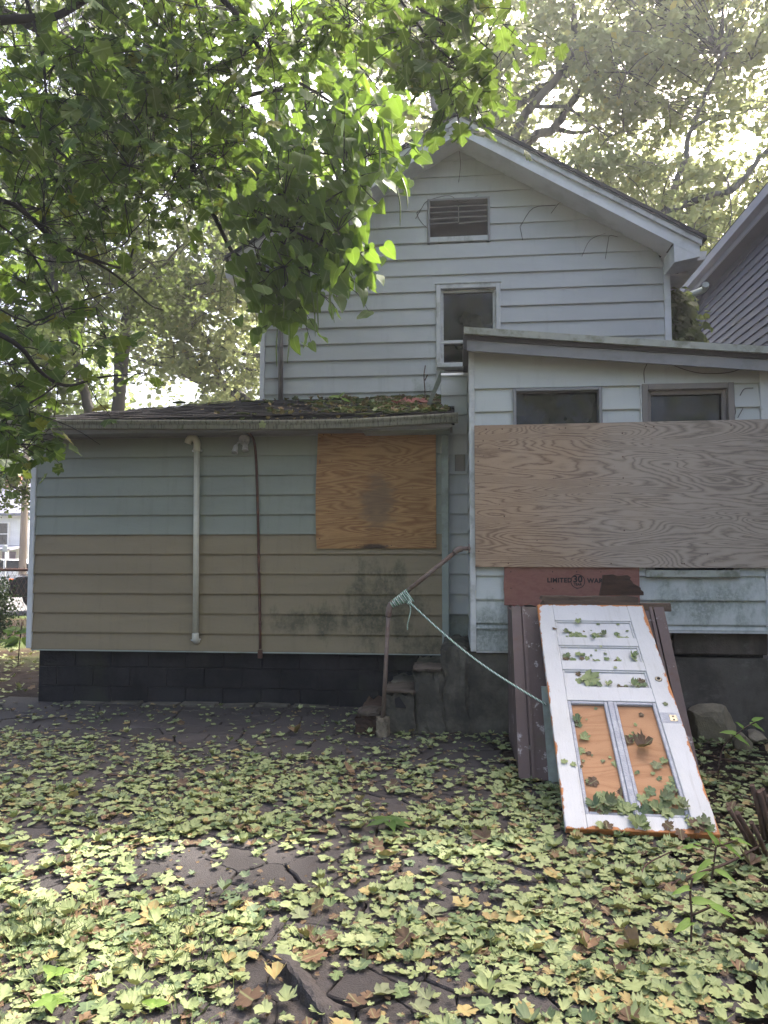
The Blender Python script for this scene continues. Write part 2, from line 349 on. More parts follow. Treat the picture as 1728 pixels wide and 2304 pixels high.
CONCR = m_concrete('grey_concrete_wall', (0.14, 0.125, 0.11), (0.06, 0.055, 0.05), (0.24, 0.225, 0.20))
CONCB = m_concrete('brown_concrete_band', (0.12, 0.10, 0.085), (0.07, 0.055, 0.047), (0.2, 0.19, 0.17))
BLOCK = m_concrete('black_painted_block', (0.026, 0.026, 0.030), (0.010, 0.011, 0.013))
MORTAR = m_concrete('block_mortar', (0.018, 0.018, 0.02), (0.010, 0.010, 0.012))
LEDGE = m_concrete('pale_footing', (0.16, 0.145, 0.12), (0.06, 0.055, 0.045))
STEEL = m_steel('brown_peeling_steel')
PIPE = m_plain('rusty_pipe', (0.17, 0.125, 0.105), 0.6, 0.3, 20, (0.10, 0.05, 0.03), 0.7, 9, bump=0.3)
RUST = m_plain('rust_brown_conduit', (0.085, 0.040, 0.028), 0.7, 0.3, 20, (0.16, 0.06, 0.03), 0.6, 7)
PVC = m_plain('old_white_plastic', (0.62, 0.60, 0.50), 0.4, 0.07, 4, (0.38, 0.35, 0.26), 0.35, 3, bump=0.02)
GUTTER = m_gutter('dirty_gutter_metal')
GALV = m_plain('galvanised_metal', (0.58, 0.58, 0.58), 0.45, 0.2, 12, (0.16, 0.15, 0.14), 0.5, 8, metal=0.15)
DSPOUT = m_plain('grey_brown_downspout', (0.20, 0.18, 0.165), 0.55, 0.12, 6)
SHINGLE = m_shingle('mossy_shingle')
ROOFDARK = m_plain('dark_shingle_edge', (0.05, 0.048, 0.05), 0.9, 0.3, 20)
DOORP = m_door('flaking_white_door_paint')
GLAZE = m_plain('grey_glazing_bead', (0.30, 0.31, 0.35), 0.55, 0.2, 15, (0.55, 0.55, 0.56), 0.4, 12, bump=0.4)
BRASS = m_plain('tarnished_metal', (0.26, 0.235, 0.18), 0.4, 0.2, 20, metal=0.7)
ROPE = m_rope('green_white_rope')
SOIL = m_soil('dark_soil')
ASPH = m_asphalt('old_asphalt')
ROCK = m_concrete('mossy_rock', (0.33, 0.28, 0.20), (0.15, 0.125, 0.09))
BARKD = m_bark('dark_maple_bark', (0.016, 0.014, 0.014), (0.055, 0.05, 0.047), 9)
BARKP = m_bark('plane_tree_bark', (0.075, 0.072, 0.068), (0.19, 0.18, 0.165), 3.0, True)
BARKG = m_bark('grey_tree_bark', (0.055, 0.05, 0.045), (0.13, 0.12, 0.105), 6)
STALK = m_bark('dead_stalk', (0.05, 0.032, 0.026), (0.13, 0.085, 0.065), 20)
VINE = m_bark('dry_vine', (0.10, 0.09, 0.085), (0.17, 0.15, 0.14), 20)
NSIDE = m_plain('slate_blue_vinyl', (0.045, 0.055, 0.105), 0.55, 0.08, 3, bump=0.04)
NTRIM = m_plain('pale_blue_grey_trim', (0.22, 0.24, 0.33), 0.5, 0.06, 3, bump=0.03)
LEAFM = m_leaf('maple_leaf', [(0, (0.022, 0.042, 0.014)), (0.5, (0.040, 0.075, 0.020)), (0.85, (0.075, 0.12, 0.030)), (1, (0.22, 0.19, 0.03))], (0.20, 0.31, 0.045), 0.36)
LEAFC = m_leaf('catalpa_leaf', [(0, (0.050, 0.095, 0.030)), (0.6, (0.075, 0.135, 0.040)), (1, (0.12, 0.19, 0.045))], (0.27, 0.44, 0.045), 0.40)
LEAFB = m_leaf('far_green_leaf', [(0, (0.060, 0.080, 0.030)), (0.5, (0.10, 0.125, 0.042)), (1, (0.15, 0.17, 0.06))], (0.27, 0.35, 0.11), 0.45)
LEAFY = m_leaf('plane_tree_leaf', [(0, (0.090, 0.118, 0.064)), (0.6, (0.135, 0.165, 0.085)), (0.82, (0.23, 0.22, 0.07)), (1, (0.45, 0.33, 0.05))], (0.48, 0.53, 0.26), 0.56)
FALLEN = m_leaf('fallen_leaf_surface', [(0, (0.20, 0.245, 0.110)), (0.35, (0.30, 0.34, 0.165)), (0.56, (0.25, 0.30, 0.125)), (0.66, (0.12, 0.175, 0.080)), (0.78, (0.135, 0.175, 0.105)), (0.84, (0.36, 0.28, 0.12)), (0.91, (0.20, 0.125, 0.075)), (1, (0.075, 0.048, 0.036))], (0.35, 0.38, 0.12), 0.12, 0.6)
WEED = m_leaf('young_weed_leaf', [(0, (0.16, 0.27, 0.05)), (1, (0.24, 0.34, 0.09))], (0.30, 0.44, 0.08), 0.3)
MOSS = m_plain('moss', (0.075, 0.10, 0.025), 0.95, 0.4, 30, bump=0.8)
GRASSM = m_plain('thin_grass', (0.11, 0.15, 0.045), 0.7, 0.4, 4)

# ------------------------------------------------------------------ fast triangle meshes for leaves
def tri_mesh(name, V, F, tint, m):
    me = bpy.data.meshes.new(name); nv, nf = len(V), len(F)
    me.vertices.add(nv); me.vertices.foreach_set('co', np.ascontiguousarray(V[:, :3], dtype=np.float32).ravel())
    me.loops.add(nf * 3); me.loops.foreach_set('vertex_index', np.ascontiguousarray(F, dtype=np.int32).ravel())
    me.polygons.add(nf); me.polygons.foreach_set('loop_start', np.arange(0, nf * 3, 3, dtype=np.int32))
    rb = me.attributes.new('rib', 'FLOAT', 'POINT'); rb.data.foreach_set('value', np.ascontiguousarray(V[:, 3] if V.shape[1] > 3 else np.ones(nv), dtype=np.float32))
    at = me.attributes.new('tint', 'FLOAT', 'FACE'); at.data.foreach_set('value', np.ascontiguousarray(tint, dtype=np.float32))
    me.materials.append(m); me.update(calc_edges=True); me.validate(); return me
def frames(t, n):
    t = t / np.linalg.norm(t, axis=1, keepdims=True); s = np.cross(t, n); s /= np.linalg.norm(s, axis=1, keepdims=True) + 1e-9
    n = np.cross(s, t); return np.stack([s, t, n], axis=2)            # columns: side, tip, normal
def scatter(tmpls, pos, t, n, size, tint):
    """all leaves as arrays (vertices, triangles, tint); a template is (V, F)"""
    R = frames(t, n); which = RNG.integers(0, len(tmpls), len(pos)); VV, FF, TT = [], [], []; off = 0
    for k, (V, F) in enumerate(tmpls):
        ix = np.nonzero(which == k)[0]
        if not len(ix): continue
        P = np.einsum('nij,vj->nvi', R[ix], V) * size[ix][:, None, None] + pos[ix][:, None, :]
        VV.append(np.c_[P.reshape(-1, 3), np.tile(np.abs(V[:, 0]), len(ix))]); FF.append((F[None] + (np.arange(len(ix)) * len(V))[:, None, None] + off).reshape(-1, 3)); TT.append(np.repeat(tint[ix], len(F)))
        off += len(ix) * len(V)
    return np.concatenate(VV), np.concatenate(FF), np.concatenate(TT)
def fan(outline, centre, zf):
    V = [(centre[0], centre[1], zf(*centre))] + [(x, y, zf(x, y)) for x, y in outline]; k = len(outline)
    return np.array(V, dtype=float), np.array([(0, 1 + i, 1 + (i + 1) % k) for i in range(k)])
MAPLE_HALF = [(0.0, 0.0), (0.17, -0.11), (0.31, -0.07), (0.49, -0.02), (0.43, 0.11), (0.37, 0.19), (0.52, 0.28), (0.52, 0.40), (0.64, 0.53), (0.47, 0.55), (0.40, 0.64), (0.25, 0.53), (0.27, 0.70), (0.33, 0.79), (0.15, 0.85)]
def maple(curl=0.0, fold=0.0, skew=0.0, rag=0.0, wave=0.0, rng=random):
    half = [(x * (1 + rng.uniform(-rag, rag)), y + rng.uniform(-rag, rag) * 0.4) for x, y in MAPLE_HALF]; other = [(-x * (1 + rng.uniform(-rag, rag)), y + rng.uniform(-rag, rag) * 0.4) for x, y in MAPLE_HALF[1:]]
    o = half + [(0.0, 1.0)] + other[::-1]; ph = rng.uniform(0, 6)
    def zf(x, y): return fold * abs(x) + curl * ((y - 0.35) ** 2 + x * x) + wave * math.sin(7 * x + ph) * math.cos(6 * y + ph) + skew * x * y
    return fan([(x * 0.95, y - 0.3) for x, y in o], (0, 0.05), lambda x, y: zf(x, y + 0.3))
def maple_hang(rng=random):
    V, F = maple(rng.uniform(-0.35, 0.1), rng.uniform(-0.15, 0.35), rng.uniform(-0.3, 0.3), 0.10, 0.05, rng)
    return V + np.array([0, 0.3, 0]), F
def catalpa(fold=0.2, curl=-0.25):
    o = [(0.20, -0.11), (0.38, -0.04), (0.47, 0.14), (0.45, 0.36), (0.36, 0.59), (0.20, 0.82)]; mid = [(0, 0.0), (0, 0.3), (0, 0.62), (0, 1.03)]
    zf = lambda x, y: fold * abs(x) + curl * y * y + 0.03 * math.sin(9 * y + 3 * x)
    V = [(x, y, zf(x, y)) for x, y in mid + o + [(-x, y) for x, y in o]]
    F = [(0, 4, 5), (0, 5, 6), (0, 6, 1), (1, 6, 7), (1, 7, 2), (2, 7, 8), (2, 8, 9), (2, 9, 3)]
    F += [tuple(k + 6 if k > 3 else k for k in f)[::-1] for f in F]
    return np.array(V, dtype=float), np.array(F)
QUAD = [(np.array([(0, 0, 0), (0.42, 0.45, 0.10), (0, 1, -0.05), (-0.42, 0.45, 0.10)], dtype=float), np.array([(0, 1, 2), (0, 2, 3)])),
        (np.array([(0, 0, 0), (0.5, 0.3, 0.12), (0.25, 0.9, -0.1), (-0.3, 0.75, 0.05), (-0.45, 0.2, 0.1)], dtype=float), np.array([(0, 1, 2), (0, 2, 3), (0, 3, 4)]))]
def unit(n):
    v = RNG.normal(size=(n, 3)); return v / np.linalg.norm(v, axis=1, keepdims=True)

# ------------------------------------------------------------------ ground
def sheet(name, x0, x1, y0, y1, z, nx, ny, m, amp=0.0):
    V = [(x0 + (x1 - x0) * i / nx, y0 + (y1 - y0) * j / ny, z + random.uniform(-amp, amp)) for j in range(ny + 1) for i in range(nx + 1)]
    F = [(j * (nx + 1) + i, j * (nx + 1) + i + 1, (j + 1) * (nx + 1) + i + 1, (j + 1) * (nx + 1) + i) for j in range(ny) for i in range(nx)]
    me = bpy.data.meshes.new(name); me.from_pydata(V, [], F); me.materials.append(m); me.update(); return link(name, me)
ground = sheet('ground', -300, 300, -60, 600, -0.06, 1, 1, SOIL); tag(ground, kind='structure')
yard = sheet('yard_soil', -9, 6, 0.3, 9.5, -0.022, 150, 95, SOIL, 0.012); tag(yard, kind='structure')
road = sheet('road', -60, 5, 19, 32, -0.05, 1, 1, m_plain('far_asphalt', (0.14, 0.14, 0.14), 0.9, 0.1)); tag(road, kind='structure')

# cracked old asphalt: irregular pieces with open joints
pavement = thing('pavement', None, None); tag(pavement, kind='structure')
def in_pave(x, y): return x < 0.55 + 0.22 * math.sin(2.1 * y) - max(0, y - 4.2) * 0.30 - max(0, 3.2 - y) * -0.25 and x > -4.9 and y < 7.35 and not (x < -1.0 and y < 2.75 + 0.15 * math.sin(5 * x))
rs = random.Random(5); seeds = []
for _ in range(9000):
    x, y = rs.uniform(-5, 1.4), rs.uniform(1.7, 7.4)
    if in_pave(x, y) and abs(x + 0.096 * y) < 0.62 * y + 0.4:
        d = (0.10 + 0.022 * y) * (0.7 + 0.75 * (0.5 + 0.5 * math.sin(2.3 * x + 1.7 * y) * math.sin(3.1 * y - x)))
        if all((x - a) ** 2 + (y - b) ** 2 > d * d for a, b in seeds): seeds.append((x, y))
def clip(poly, px, py, nx, ny):      # keep the side where (p - (px,py)).n <= 0
    out = []
    for i in range(len(poly)):
        a, b = poly[i], poly[(i + 1) % len(poly)]; da = (a[0] - px) * nx + (a[1] - py) * ny; db = (b[0] - px) * nx + (b[1] - py) * ny
        if da <= 0: out.append(a)
        if da * db < 0: t = da / (da - db); out.append((a[0] + (b[0] - a[0]) * t, a[1] + (b[1] - a[1]) * t))
    return out
cells = []
for i, (x, y) in enumerate(seeds):
    poly = [(x - .4, y - .4), (x + .4, y - .4), (x + .4, y + .4), (x - .4, y + .4)]
    for j, (a, b) in enumerate(seeds):
        dx, dy = a - x, b - y; d = math.hypot(dx, dy)
        if i == j or d > 1.0: continue
        g = rs.choice([0.001, 0.0015, 0.002, 0.003, 0.007])
        poly = clip(poly, x + dx / 2 - dx / d * g, y + dy / 2 - dy / d * g, dx / d, dy / d)
    if len(poly) > 2: cells.append((math.hypot(x, y), x, y, poly))
cells.sort()
def piece(mb, x, y, poly):
    P = []                                                     # crumbled outline: broken edges between the corners
    for k in range(len(poly)):
        a, b = poly[k], poly[(k + 1) % len(poly)]; P.append(a); L = math.hypot(b[0] - a[0], b[1] - a[1])
        for t in ((0.14, 0.28, 0.42, 0.56, 0.7, 0.85) if L > 0.14 else (0.5,) if L > 0.06 else ()):
            o = rs.uniform(-0.03, 0.022); P.append((a[0] + (b[0] - a[0]) * t + (x - a[0]) * -o * 2, a[1] + (b[1] - a[1]) * t + (y - a[1]) * -o * 2))
    tx, ty, h = rs.uniform(-.02, .02), rs.uniform(-.02, .02), rs.uniform(-0.006, 0.004); n = len(P)
    zz = lambda q, e=0: h + e + (q[0] - x) * tx + (q[1] - y) * ty
    ins = [(x + (q[0] - x) * 0.955, y + (q[1] - y) * 0.955) for q in P]
    v = [(q[0], q[1], -0.04) for q in P] + [(q[0], q[1], zz(q, -0.006)) for q in P] + [(q[0], q[1], zz(q)) for q in ins]
    f = [tuple(range(2 * n, 3 * n))] + [(r * n + i, r * n + (i + 1) % n, (r + 1) * n + (i + 1) % n, (r + 1) * n + i) for r in (0, 1) for i in range(n)]
    return mb.add(v, f)
for _, x, y, poly in cells[:290]: piece(MB(), x, y, poly).build('asphalt_piece', ASPH, pavement)
if len(cells) > 290:
    mb = MB()
    for _, x, y, poly in cells[290:]: piece(mb, x, y, poly)
    tag(mb.build('asphalt_rubble', ASPH, pavement), kind='stuff')
# a heaved ridge of asphalt over a root, near the camera
rid = [G(600, 2155, 0.0), G(645, 2195, 0.0), G(668, 2235, 0.0), G(705, 2275, 0.0), G(735, 2310, 0.0)]
mb = MB(); pts = smooth_path(rid, 5)
for side in (0,):
    V, F = [], []
    for i, p in enumerate(pts):
        t = (pts[min(i + 1, len(pts) - 1)] - pts[max(0, i - 1)]).normalized(); s = t.cross(Vector((0, 0, 1))); e = math.sin(math.pi * i / (len(pts) - 1)) ** 0.5
        for k, (o, h) in enumerate([(-.10, -.005), (-.055, .028), (-.012, .046), (.004, .040), (.010, -.01)]):
            V.append(tuple(p + s * (o * 0.8 + rs.uniform(-.006, .006)) + Vector((0, 0, h * e + rs.uniform(-.004, .004) + .004))))
    for i in range(len(pts) - 1):
        for k in range(4): F.append((i * 5 + k, i * 5 + k + 1, (i + 1) * 5 + k + 1, (i + 1) * 5 + k))
    mb.add(V, F)
mb.build('asphalt_ridge', ASPH, pavement)

# ------------------------------------------------------------------ the house: gable block, left addition, right room
house = thing('house', 'weathered pale green house with boarded windows, lap siding and a low left addition', 'house', (0, 0, 0))
LAP = 0.2032
def lap_board(mb, Y, x0, x1, z0, z1, zb, zt, xt0=None, xt1=None, wob=0.0):
    """one course of siding from z0 to z1 of a course that runs zb..zt: proud at its lower edge, with the folded lip"""
    if x1 - x0 < 0.004 or z1 - z0 < 0.004: return False
    yy = lambda z: Y - 0.002 - 0.022 * (zt - z) / (zt - zb)
    a0, a1 = (x0 if xt0 is None else xt0), (x1 if xt1 is None else xt1); n = max(2, int((x1 - x0) / 0.35) + 1); V = []
    for i in range(n + 1):
        t = i / n; w = random.uniform(-1, 1) * 0.0016 if 0 < i < n else 0; w2 = random.uniform(-1, 1) * 0.0012
        xb, xa = x0 + (x1 - x0) * t, a0 + (a1 - a0) * t
        V += [(xb, Y + 0.004, z0 + w2), (xb, yy(z0) + w, z0 + w2), (xb, yy(z0) + w - 0.001, z0 + 0.010), (xa, yy(z1), z1 + 0.002)]
    F = []
    for i in range(n):
        for k in range(3): F.append((i * 4 + k, (i + 1) * 4 + k, (i + 1) * 4 + k + 1, i * 4 + k + 1))
    e = n * 4; F += [(3, 2, 1, 0), (e, e + 1, e + 2, e + 3)]
    mb.add(V, F); return True
def siding(Y, rows, xl, xr, openings, m, parent, seams=True, name='siding_board'):
    """rows: list of (zb, zt); xl, xr: functions of z; openings (x0, x1, z0, z1); every run between openings is one board"""
    for zb, zt in rows:
        segs = [(xl(zb), xr(zb), zb, zt, xl(zt), xr(zt))]
        for (ox0, ox1, oz0, oz1) in openings:
            new = []
            for s in segs:
                a, b, c, d, e, f = s
                if oz1 <= c + 1e-4 or oz0 >= d - 1e-4 or ox1 <= a or ox0 >= b: new.append(s); continue
                if ox0 > a: new.append((a, ox0, c, d, e, ox0))
                if ox1 < b: new.append((ox1, b, c, d, ox1, f))
                if oz0 > c + 0.004: new.append((max(a, ox0), min(b, ox1), c, oz0, max(a, ox0), min(b, ox1)))
                if oz1 < d - 0.004: new.append((max(a, ox0), min(b, ox1), oz1, d, max(a, ox0), min(b, ox1)))
            segs = new
        for a, b, c, d, e, f in segs:
            cuts = [a, b]
            if seams and b - a > 1.3 and random.random() < 0.9: cuts = [a, a + (b - a) * random.uniform(0.25, 0.75), b]
            for i in range(len(cuts) - 1):
                mb = MB(); p, q = cuts[i], cuts[i + 1] + (0.012 if i < len(cuts) - 2 else 0)
                e2 = e if i == 0 else p; f2 = f if i == len(cuts) - 2 else q
                if f2 <= e2: f2 = e2 + 0.001
                if lap_board(mb, Y - (0.003 if i % 2 else 0), p, q, c, d, zb, zt, e2, f2): mb.build(name, m, parent)
def side_siding(X, y0, y1, rows, m, parent, sgn=-1):
    """siding on a wall that runs in depth (faces left for sgn -1)"""
    for zb, zt in rows:
        V = [(X + 0.004 * -sgn, y, zb) for y in (y0, y1)] + [(X + sgn * 0.018, y, zb) for y in (y0, y1)] + [(X + sgn * 0.003, y, zt) for y in (y0, y1)] + [(X + 0.004 * -sgn, y, zt) for y in (y0, y1)]
        MB().add(V, [(0, 1, 3, 2), (2, 3, 5, 4), (0, 2, 4, 6), (1, 7, 5, 3)]).build('siding_board', m, parent)
def rows_between(zref, z0, z1):
    k = math.floor((z0 - zref) / LAP + 1e-6); out = []
    while zref + k * LAP < z1 - 1e-4:
        a, b = max(zref + k * LAP, z0), min(zref + (k + 1) * LAP, z1)
        if b - a > 0.012: out.append((a, b))
        k += 1
    return out
def cbox(name, m, parent, *a, c=0.004, jit=0.0): return MB().box(*a, c=c, jit=jit).build(name, m, parent)

# --- gable block (wall plane Y = 8.8)
HY, HL, HR, APX, APZ = 8.8, -2.372, 2.517, 0.065, 6.49; SL = 0.590
EZ = APZ - SL * (HR - APX)
roofline = lambda x: APZ - SL * abs(x - APX)
zr = W(980, 806, HY).z
vent_o = (-0.318, 0.445, 5.30, 5.858); win_o = (-0.214, 0.556, 3.39, 4.79)
gl = lambda z: max(HL + 0.055, APX - (APZ - z) / SL + 0.004) if z < APZ else APX - 0.002
gr = lambda z: min(HR - 0.065, APX + (APZ - z) / SL - 0.004) if z < APZ else APX + 0.002
siding(HY, rows_between(zr, 3.30, APZ - 0.02), gl, gr, [vent_o, win_o], HOUSE, house)
MB().prism([(HL, 0.0), (HR, 0.0), (HR, EZ), (APX, APZ), (HL, EZ)], 1, HY + 0.13, 15.5).build('wall', HOUSE, house)
cbox('corner_board', TRIM, house, HL - 0.004, HL + 0.052, HY - 0.036, HY + 0.14, 3.2, EZ + 0.03)
cbox('corner_board', TRIM, house, HR - 0.062, HR + 0.012, HY - 0.036, HY + 0.14, 3.2, EZ + 0.03)
# overhang: soffit, two-step rake fascia, box returns, roofing
OV = 8.39
def slope_slab(name, m, s, a, b, y0, y1, n0, n1):
    """a slab along the roof slope on side s (-1, 1): a, b run down the slope from the ridge (metres in x), n0..n1 its offset along z"""
    P = []
    for n in (n0, n1):
        for (d, y) in ((a, y0), (b, y0), (b, y1), (a, y1)): P.append((APX + s * d, y, APZ - SL * d + n))
    mb = MB().hexa(P) if s > 0 else MB().hexa([P[1], P[0], P[3], P[2], P[5], P[4], P[7], P[6]])
    return mb.build(name, m, house)
for s in (-1, 1):
    run = 2.68 if s > 0 else 2.70
    slope_slab('soffit', TRIM, s, 0.0, run - 0.28, OV + 0.02, HY + 0.02, -0.028, -0.010)
    slope_slab('rake_board', TRIM, s, 0.0, run, OV - 0.006, OV + 0.02, -0.052, 0.085)
    slope_slab('rake_board', WTRIM, s, 0.0, run + 0.015, OV - 0.040, OV - 0.0065, 0.082, 0.148)
    slope_slab('drip_edge', GREYFASCIA, s, 0.0, run + 0.02, OV - 0.052, OV - 0.041, 0.140, 0.158)
    slope_slab('roof', ROOFDARK, s, 0.0, run + 0.06, OV - 0.07, 15.7, 0.1585, 0.20)
    # box return at the foot of the rake
    xe = APX + s * run; xw = HR + 0.0 if s > 0 else HL; zf = APZ - SL * run; xi = xw - s * 0.05
    MB().prism([(xi, zf - 0.10), (xe, zf - 0.045), (xe, zf - 0.02), (xi, APZ - SL * abs(xi - APX) - 0.054)] if s > 0 else [(xe, zf - 0.045), (xi, zf - 0.10), (xi, APZ - SL * abs(xi - APX) - 0.054), (xe, zf - 0.02)], 1, OV - 0.004, HY + 0.0).build('eave_return', TRIM, house)
    # eave soffit and gutter running back
    cbox('eave_soffit', TRIM, house, min(xw, xe), max(xw, xe), HY + 0.002, 15.5, zf - 0.10, zf - 0.075, c=0)
    g0 = xe + s * 0.005; mb = MB().prism([(g0, zf - 0.03), (g0 + s * 0.10, zf - 0.02), (g0 + s * 0.125, zf + 0.075), (g0, zf + 0.08)][::s], 1, OV + 0.15, 15.5); mb.build('gutter', TRIM, house)
MB().prism([(APX - 0.12, APZ - 0.055), (APX + 0.12, APZ - 0.055), (APX, APZ + 0.02)], 1, OV - 0.012, OV - 0.0065).build('apex_cover', TRIM, house)
# a small iron bracket under the peak
mb = MB(); zc = APZ + 0.03
mb.tube([(APX - .13, OV - .05, zc - .045), (APX - .06, OV - .06, zc - .02), (APX - .03, OV - .06, zc + .01), (APX, OV - .06, zc - .01), (APX + .05, OV - .06, zc + .0), (APX + .14, OV - .05, zc - .05)], .009, 6)
mb.box(APX - .16, APX - .11, OV - .055, OV - .042, zc - .075, zc - .035); mb.box(APX + .10, APX + .16, OV - .055, OV - .042, zc - .075, zc - .035); mb.build('iron_bracket', GREYFASCIA, house)

def frame_rect(name, m, parent, x0, x1, z0, z1, y0, y1, t, tb=None, c=0.004):
    tb = t if tb is None else tb; mb = MB()
    mb.box(x0, x0 + t, y0, y1, z0, z1, c); mb.box(x1 - t, x1, y0, y1, z0, z1, c); mb.box(x0 + t, x1 - t, y0 + 0.002, y1, z1 - t, z1, c)
    if tb: mb.box(x0 + t, x1 - t, y0 + 0.002, y1, z0, z0 + tb, c)
    return mb.build(name, m, parent)
# gable vent: frame, white sill, broken louvre slats over a dark hole
vent = MB().box(vent_o[0] + .02, vent_o[1] - .02, HY + 0.10, HY + 0.128, vent_o[2] + .02, vent_o[3] - .02).build('gable_vent', DARK, house)
frame_rect('frame', GREYFASCIA, vent, vent_o[0] + 0.004, vent_o[1] - 0.004, vent_o[2] + 0.004, vent_o[3], HY - 0.04, HY + 0.11, 0.028, 0.0)
cbox('sill', WTRIM, vent, vent_o[0] + 0.01, vent_o[1] - 0.01, HY - 0.028, HY + 0.10, vent_o[2] + 0.02, vent_o[2] + 0.085)
for k, (zz, tl) in enumerate([(5.795, 0.0), (5.725, 0.004), (5.655, -0.002), (5.585, 0.01)]):
    for (a, b) in ((vent_o[0] + .03, 0.06), (0.066, vent_o[1] - .03)):
        d = random.uniform(-.006, .006); MB().hexa([(a, HY - .004, zz - .035 + d), (b, HY - .004, zz - .035 + tl), (b, HY + .075, zz + .012 + tl), (a, HY + .075, zz + .012 + d), (a, HY - .004, zz - .023 + d), (b, HY - .004, zz - .023 + tl), (b, HY + .075, zz + .024 + tl), (a, HY + .075, zz + .024 + d)]).build('slat', DSPOUT, vent)
cbox('mullion', DSPOUT, vent, 0.058, 0.069, HY - .012, HY + 0.0, 5.57, 5.76, c=0)
# upper window
def window(x0, x1, z0, z1, Y, rail=None, m=WTRIM, t=0.055, dark=False):
    w = MB().box(x0 + t, x1 - t, Y + 0.055, Y + 0.075, z0 + 0.02, z1 - t).build('window', GLASS, house)
    frame_rect('casing', m, w, x0, x1, z0, z1, Y - 0.042, Y + 0.10, t, 0.0)
    if not dark:
        frame_rect('sash', m, w, x0 + t, x1 - t, z0, z1 - t, Y + 0.012, Y + 0.05, 0.035, 0.0)
    if rail: cbox('meeting_rail', m, w, x0 + t, x1 - t, Y + 0.006, Y + 0.045, rail - 0.02, rail + 0.02)
    return w
w = window(-0.214, 0.556, 3.74, 4.79, HY, 4.095)
cbox('sill', WTRIM, w, -0.205, 0.58, HY - 0.10, HY + 0.06, 3.762, 3.815)
cbox('casing', WTRIM, w, -0.217, -0.165, HY - 0.032, HY + 0.0, 3.42, 3.74)
cbox('head_cap', WTRIM, w, -0.225, 0.565, HY - 0.05, HY, 4.79, 4.81)
# downspout on the left of the gable wall
ds = MB().tube([(-2.12, HY - 0.06, 4.75), (-2.112, HY - 0.06, 4.2), (-2.105, HY - 0.06, 3.41)], 0.031, 10); ds.build('downspout', DSPOUT, house)
# right eave downspout elbow
p = [W(1588, 640, 9.4), W(1582, 652, 9.5), W(1545, 668, 9.5), W(1525, 684, 9.5), W(1524, 730, 9.5)]
MB().tube(smooth_path(p, 4), 0.042, 8).build('downspout', GREENTRIM, house)

# --- left addition (wall plane Y = 7.45) under a low hipped roof
PY_, PL, PR = 7.45, -4.47, -0.068
zb = 1.738
ply_o = []
up = [(zb + LAP * k, zb + LAP * (k + 1)) for k in range(4)] + [(zb + 4 * LAP, 2.80)]
dn = [(0.722 + LAP * k, 0.722 + LAP * (k + 1)) for k in range(5)] + [(0.545, 0.722)]
siding(PY_, up, lambda z: PL + 0.045, lambda z: PR - 0.066, ply_o, MINT, house)
siding(PY_, dn, lambda z: PL + 0.045, lambda z: PR - 0.066, ply_o, BEIGE, house)
MB().box(PL + 0.02, PR - 0.004, PY_ + 0.006, 8.92, 0.54, 2.95).build('wall', MINT, house)
cbox('starter_strip', GREENTRIM, house, PL + 0.045, PR - 0.07, PY_ - 0.026, PY_, 0.532, 0.5445, c=0)
cbox('corner_board', TRIM, house, PL - 0.012, PL + 0.046, PY_ - 0.034, PY_ + 0.25, 0.555, 2.80)
cbox('corner_board', GREENTRIM, house, PR - 0.066, PR + 0.002, PY_ - 0.034, PY_ + 0.10, 0.52, 2.80)
cbox('frieze_board', GREYFASCIA, house, PL + 0.05, PR - 0.07, PY_ - 0.034, PY_ - 0.004, 2.752, 2.80, c=0)
EY, EX0, EX1, EZ1 = 7.09, -4.62, 0.0, 2.885       # eave line
cbox('eave_soffit', GREYFASCIA, house, EX0 + 0.3, EX1 - 0.02, EY + 0.02, PY_ + 0.01, 2.765, 2.785, c=0)
cbox('fascia', GREYFASCIA, house, EX0 + 0.2, EX1 - 0.03, EY, EY + 0.025, 2.745, 2.87)
# gutter, sagging where it has come loose
gx = [(-4.52, 2.885), (-4.0, 2.88), (-3.0, 2.862), (-1.84, 2.838), (-1.25, 2.832), (-0.92, 2.838), (-0.4, 2.858), (0.035, 2.878)]
prof = [(0.0, 0.0), (-0.085, 0.0), (-0.092, -0.012), (-0.088, -0.03), (-0.078, -0.05), (-0.074, -0.085), (-0.005, -0.088)]
V, F = [], []
for x, z in gx:
    for (dy, dz) in prof + [(-0.010, -0.078), (-0.068, -0.078), (-0.072, -0.048), (-0.082, -0.026), (-0.084, -0.003)]: V.append((x, EY - 0.012 + dy * 1.0, z + dz))
k = 12
for i in range(len(gx) - 1):
    for j in range(1, k - 1): F.append((i * k + j, i * k + j + 1, (i + 1) * k + j + 1, (i + 1) * k + j))
F += [tuple(range(1, 7)), tuple((len(gx) - 1) * k + j for j in range(6, 0, -1))]
MB().add(V, F).build('gutter', GUTTER, house)
cbox('gutter_board', GREENTRIM, house, -0.9, -0.05, EY + 0.028, PY_ - 0.03, 2.735, 2.762, c=0.002)
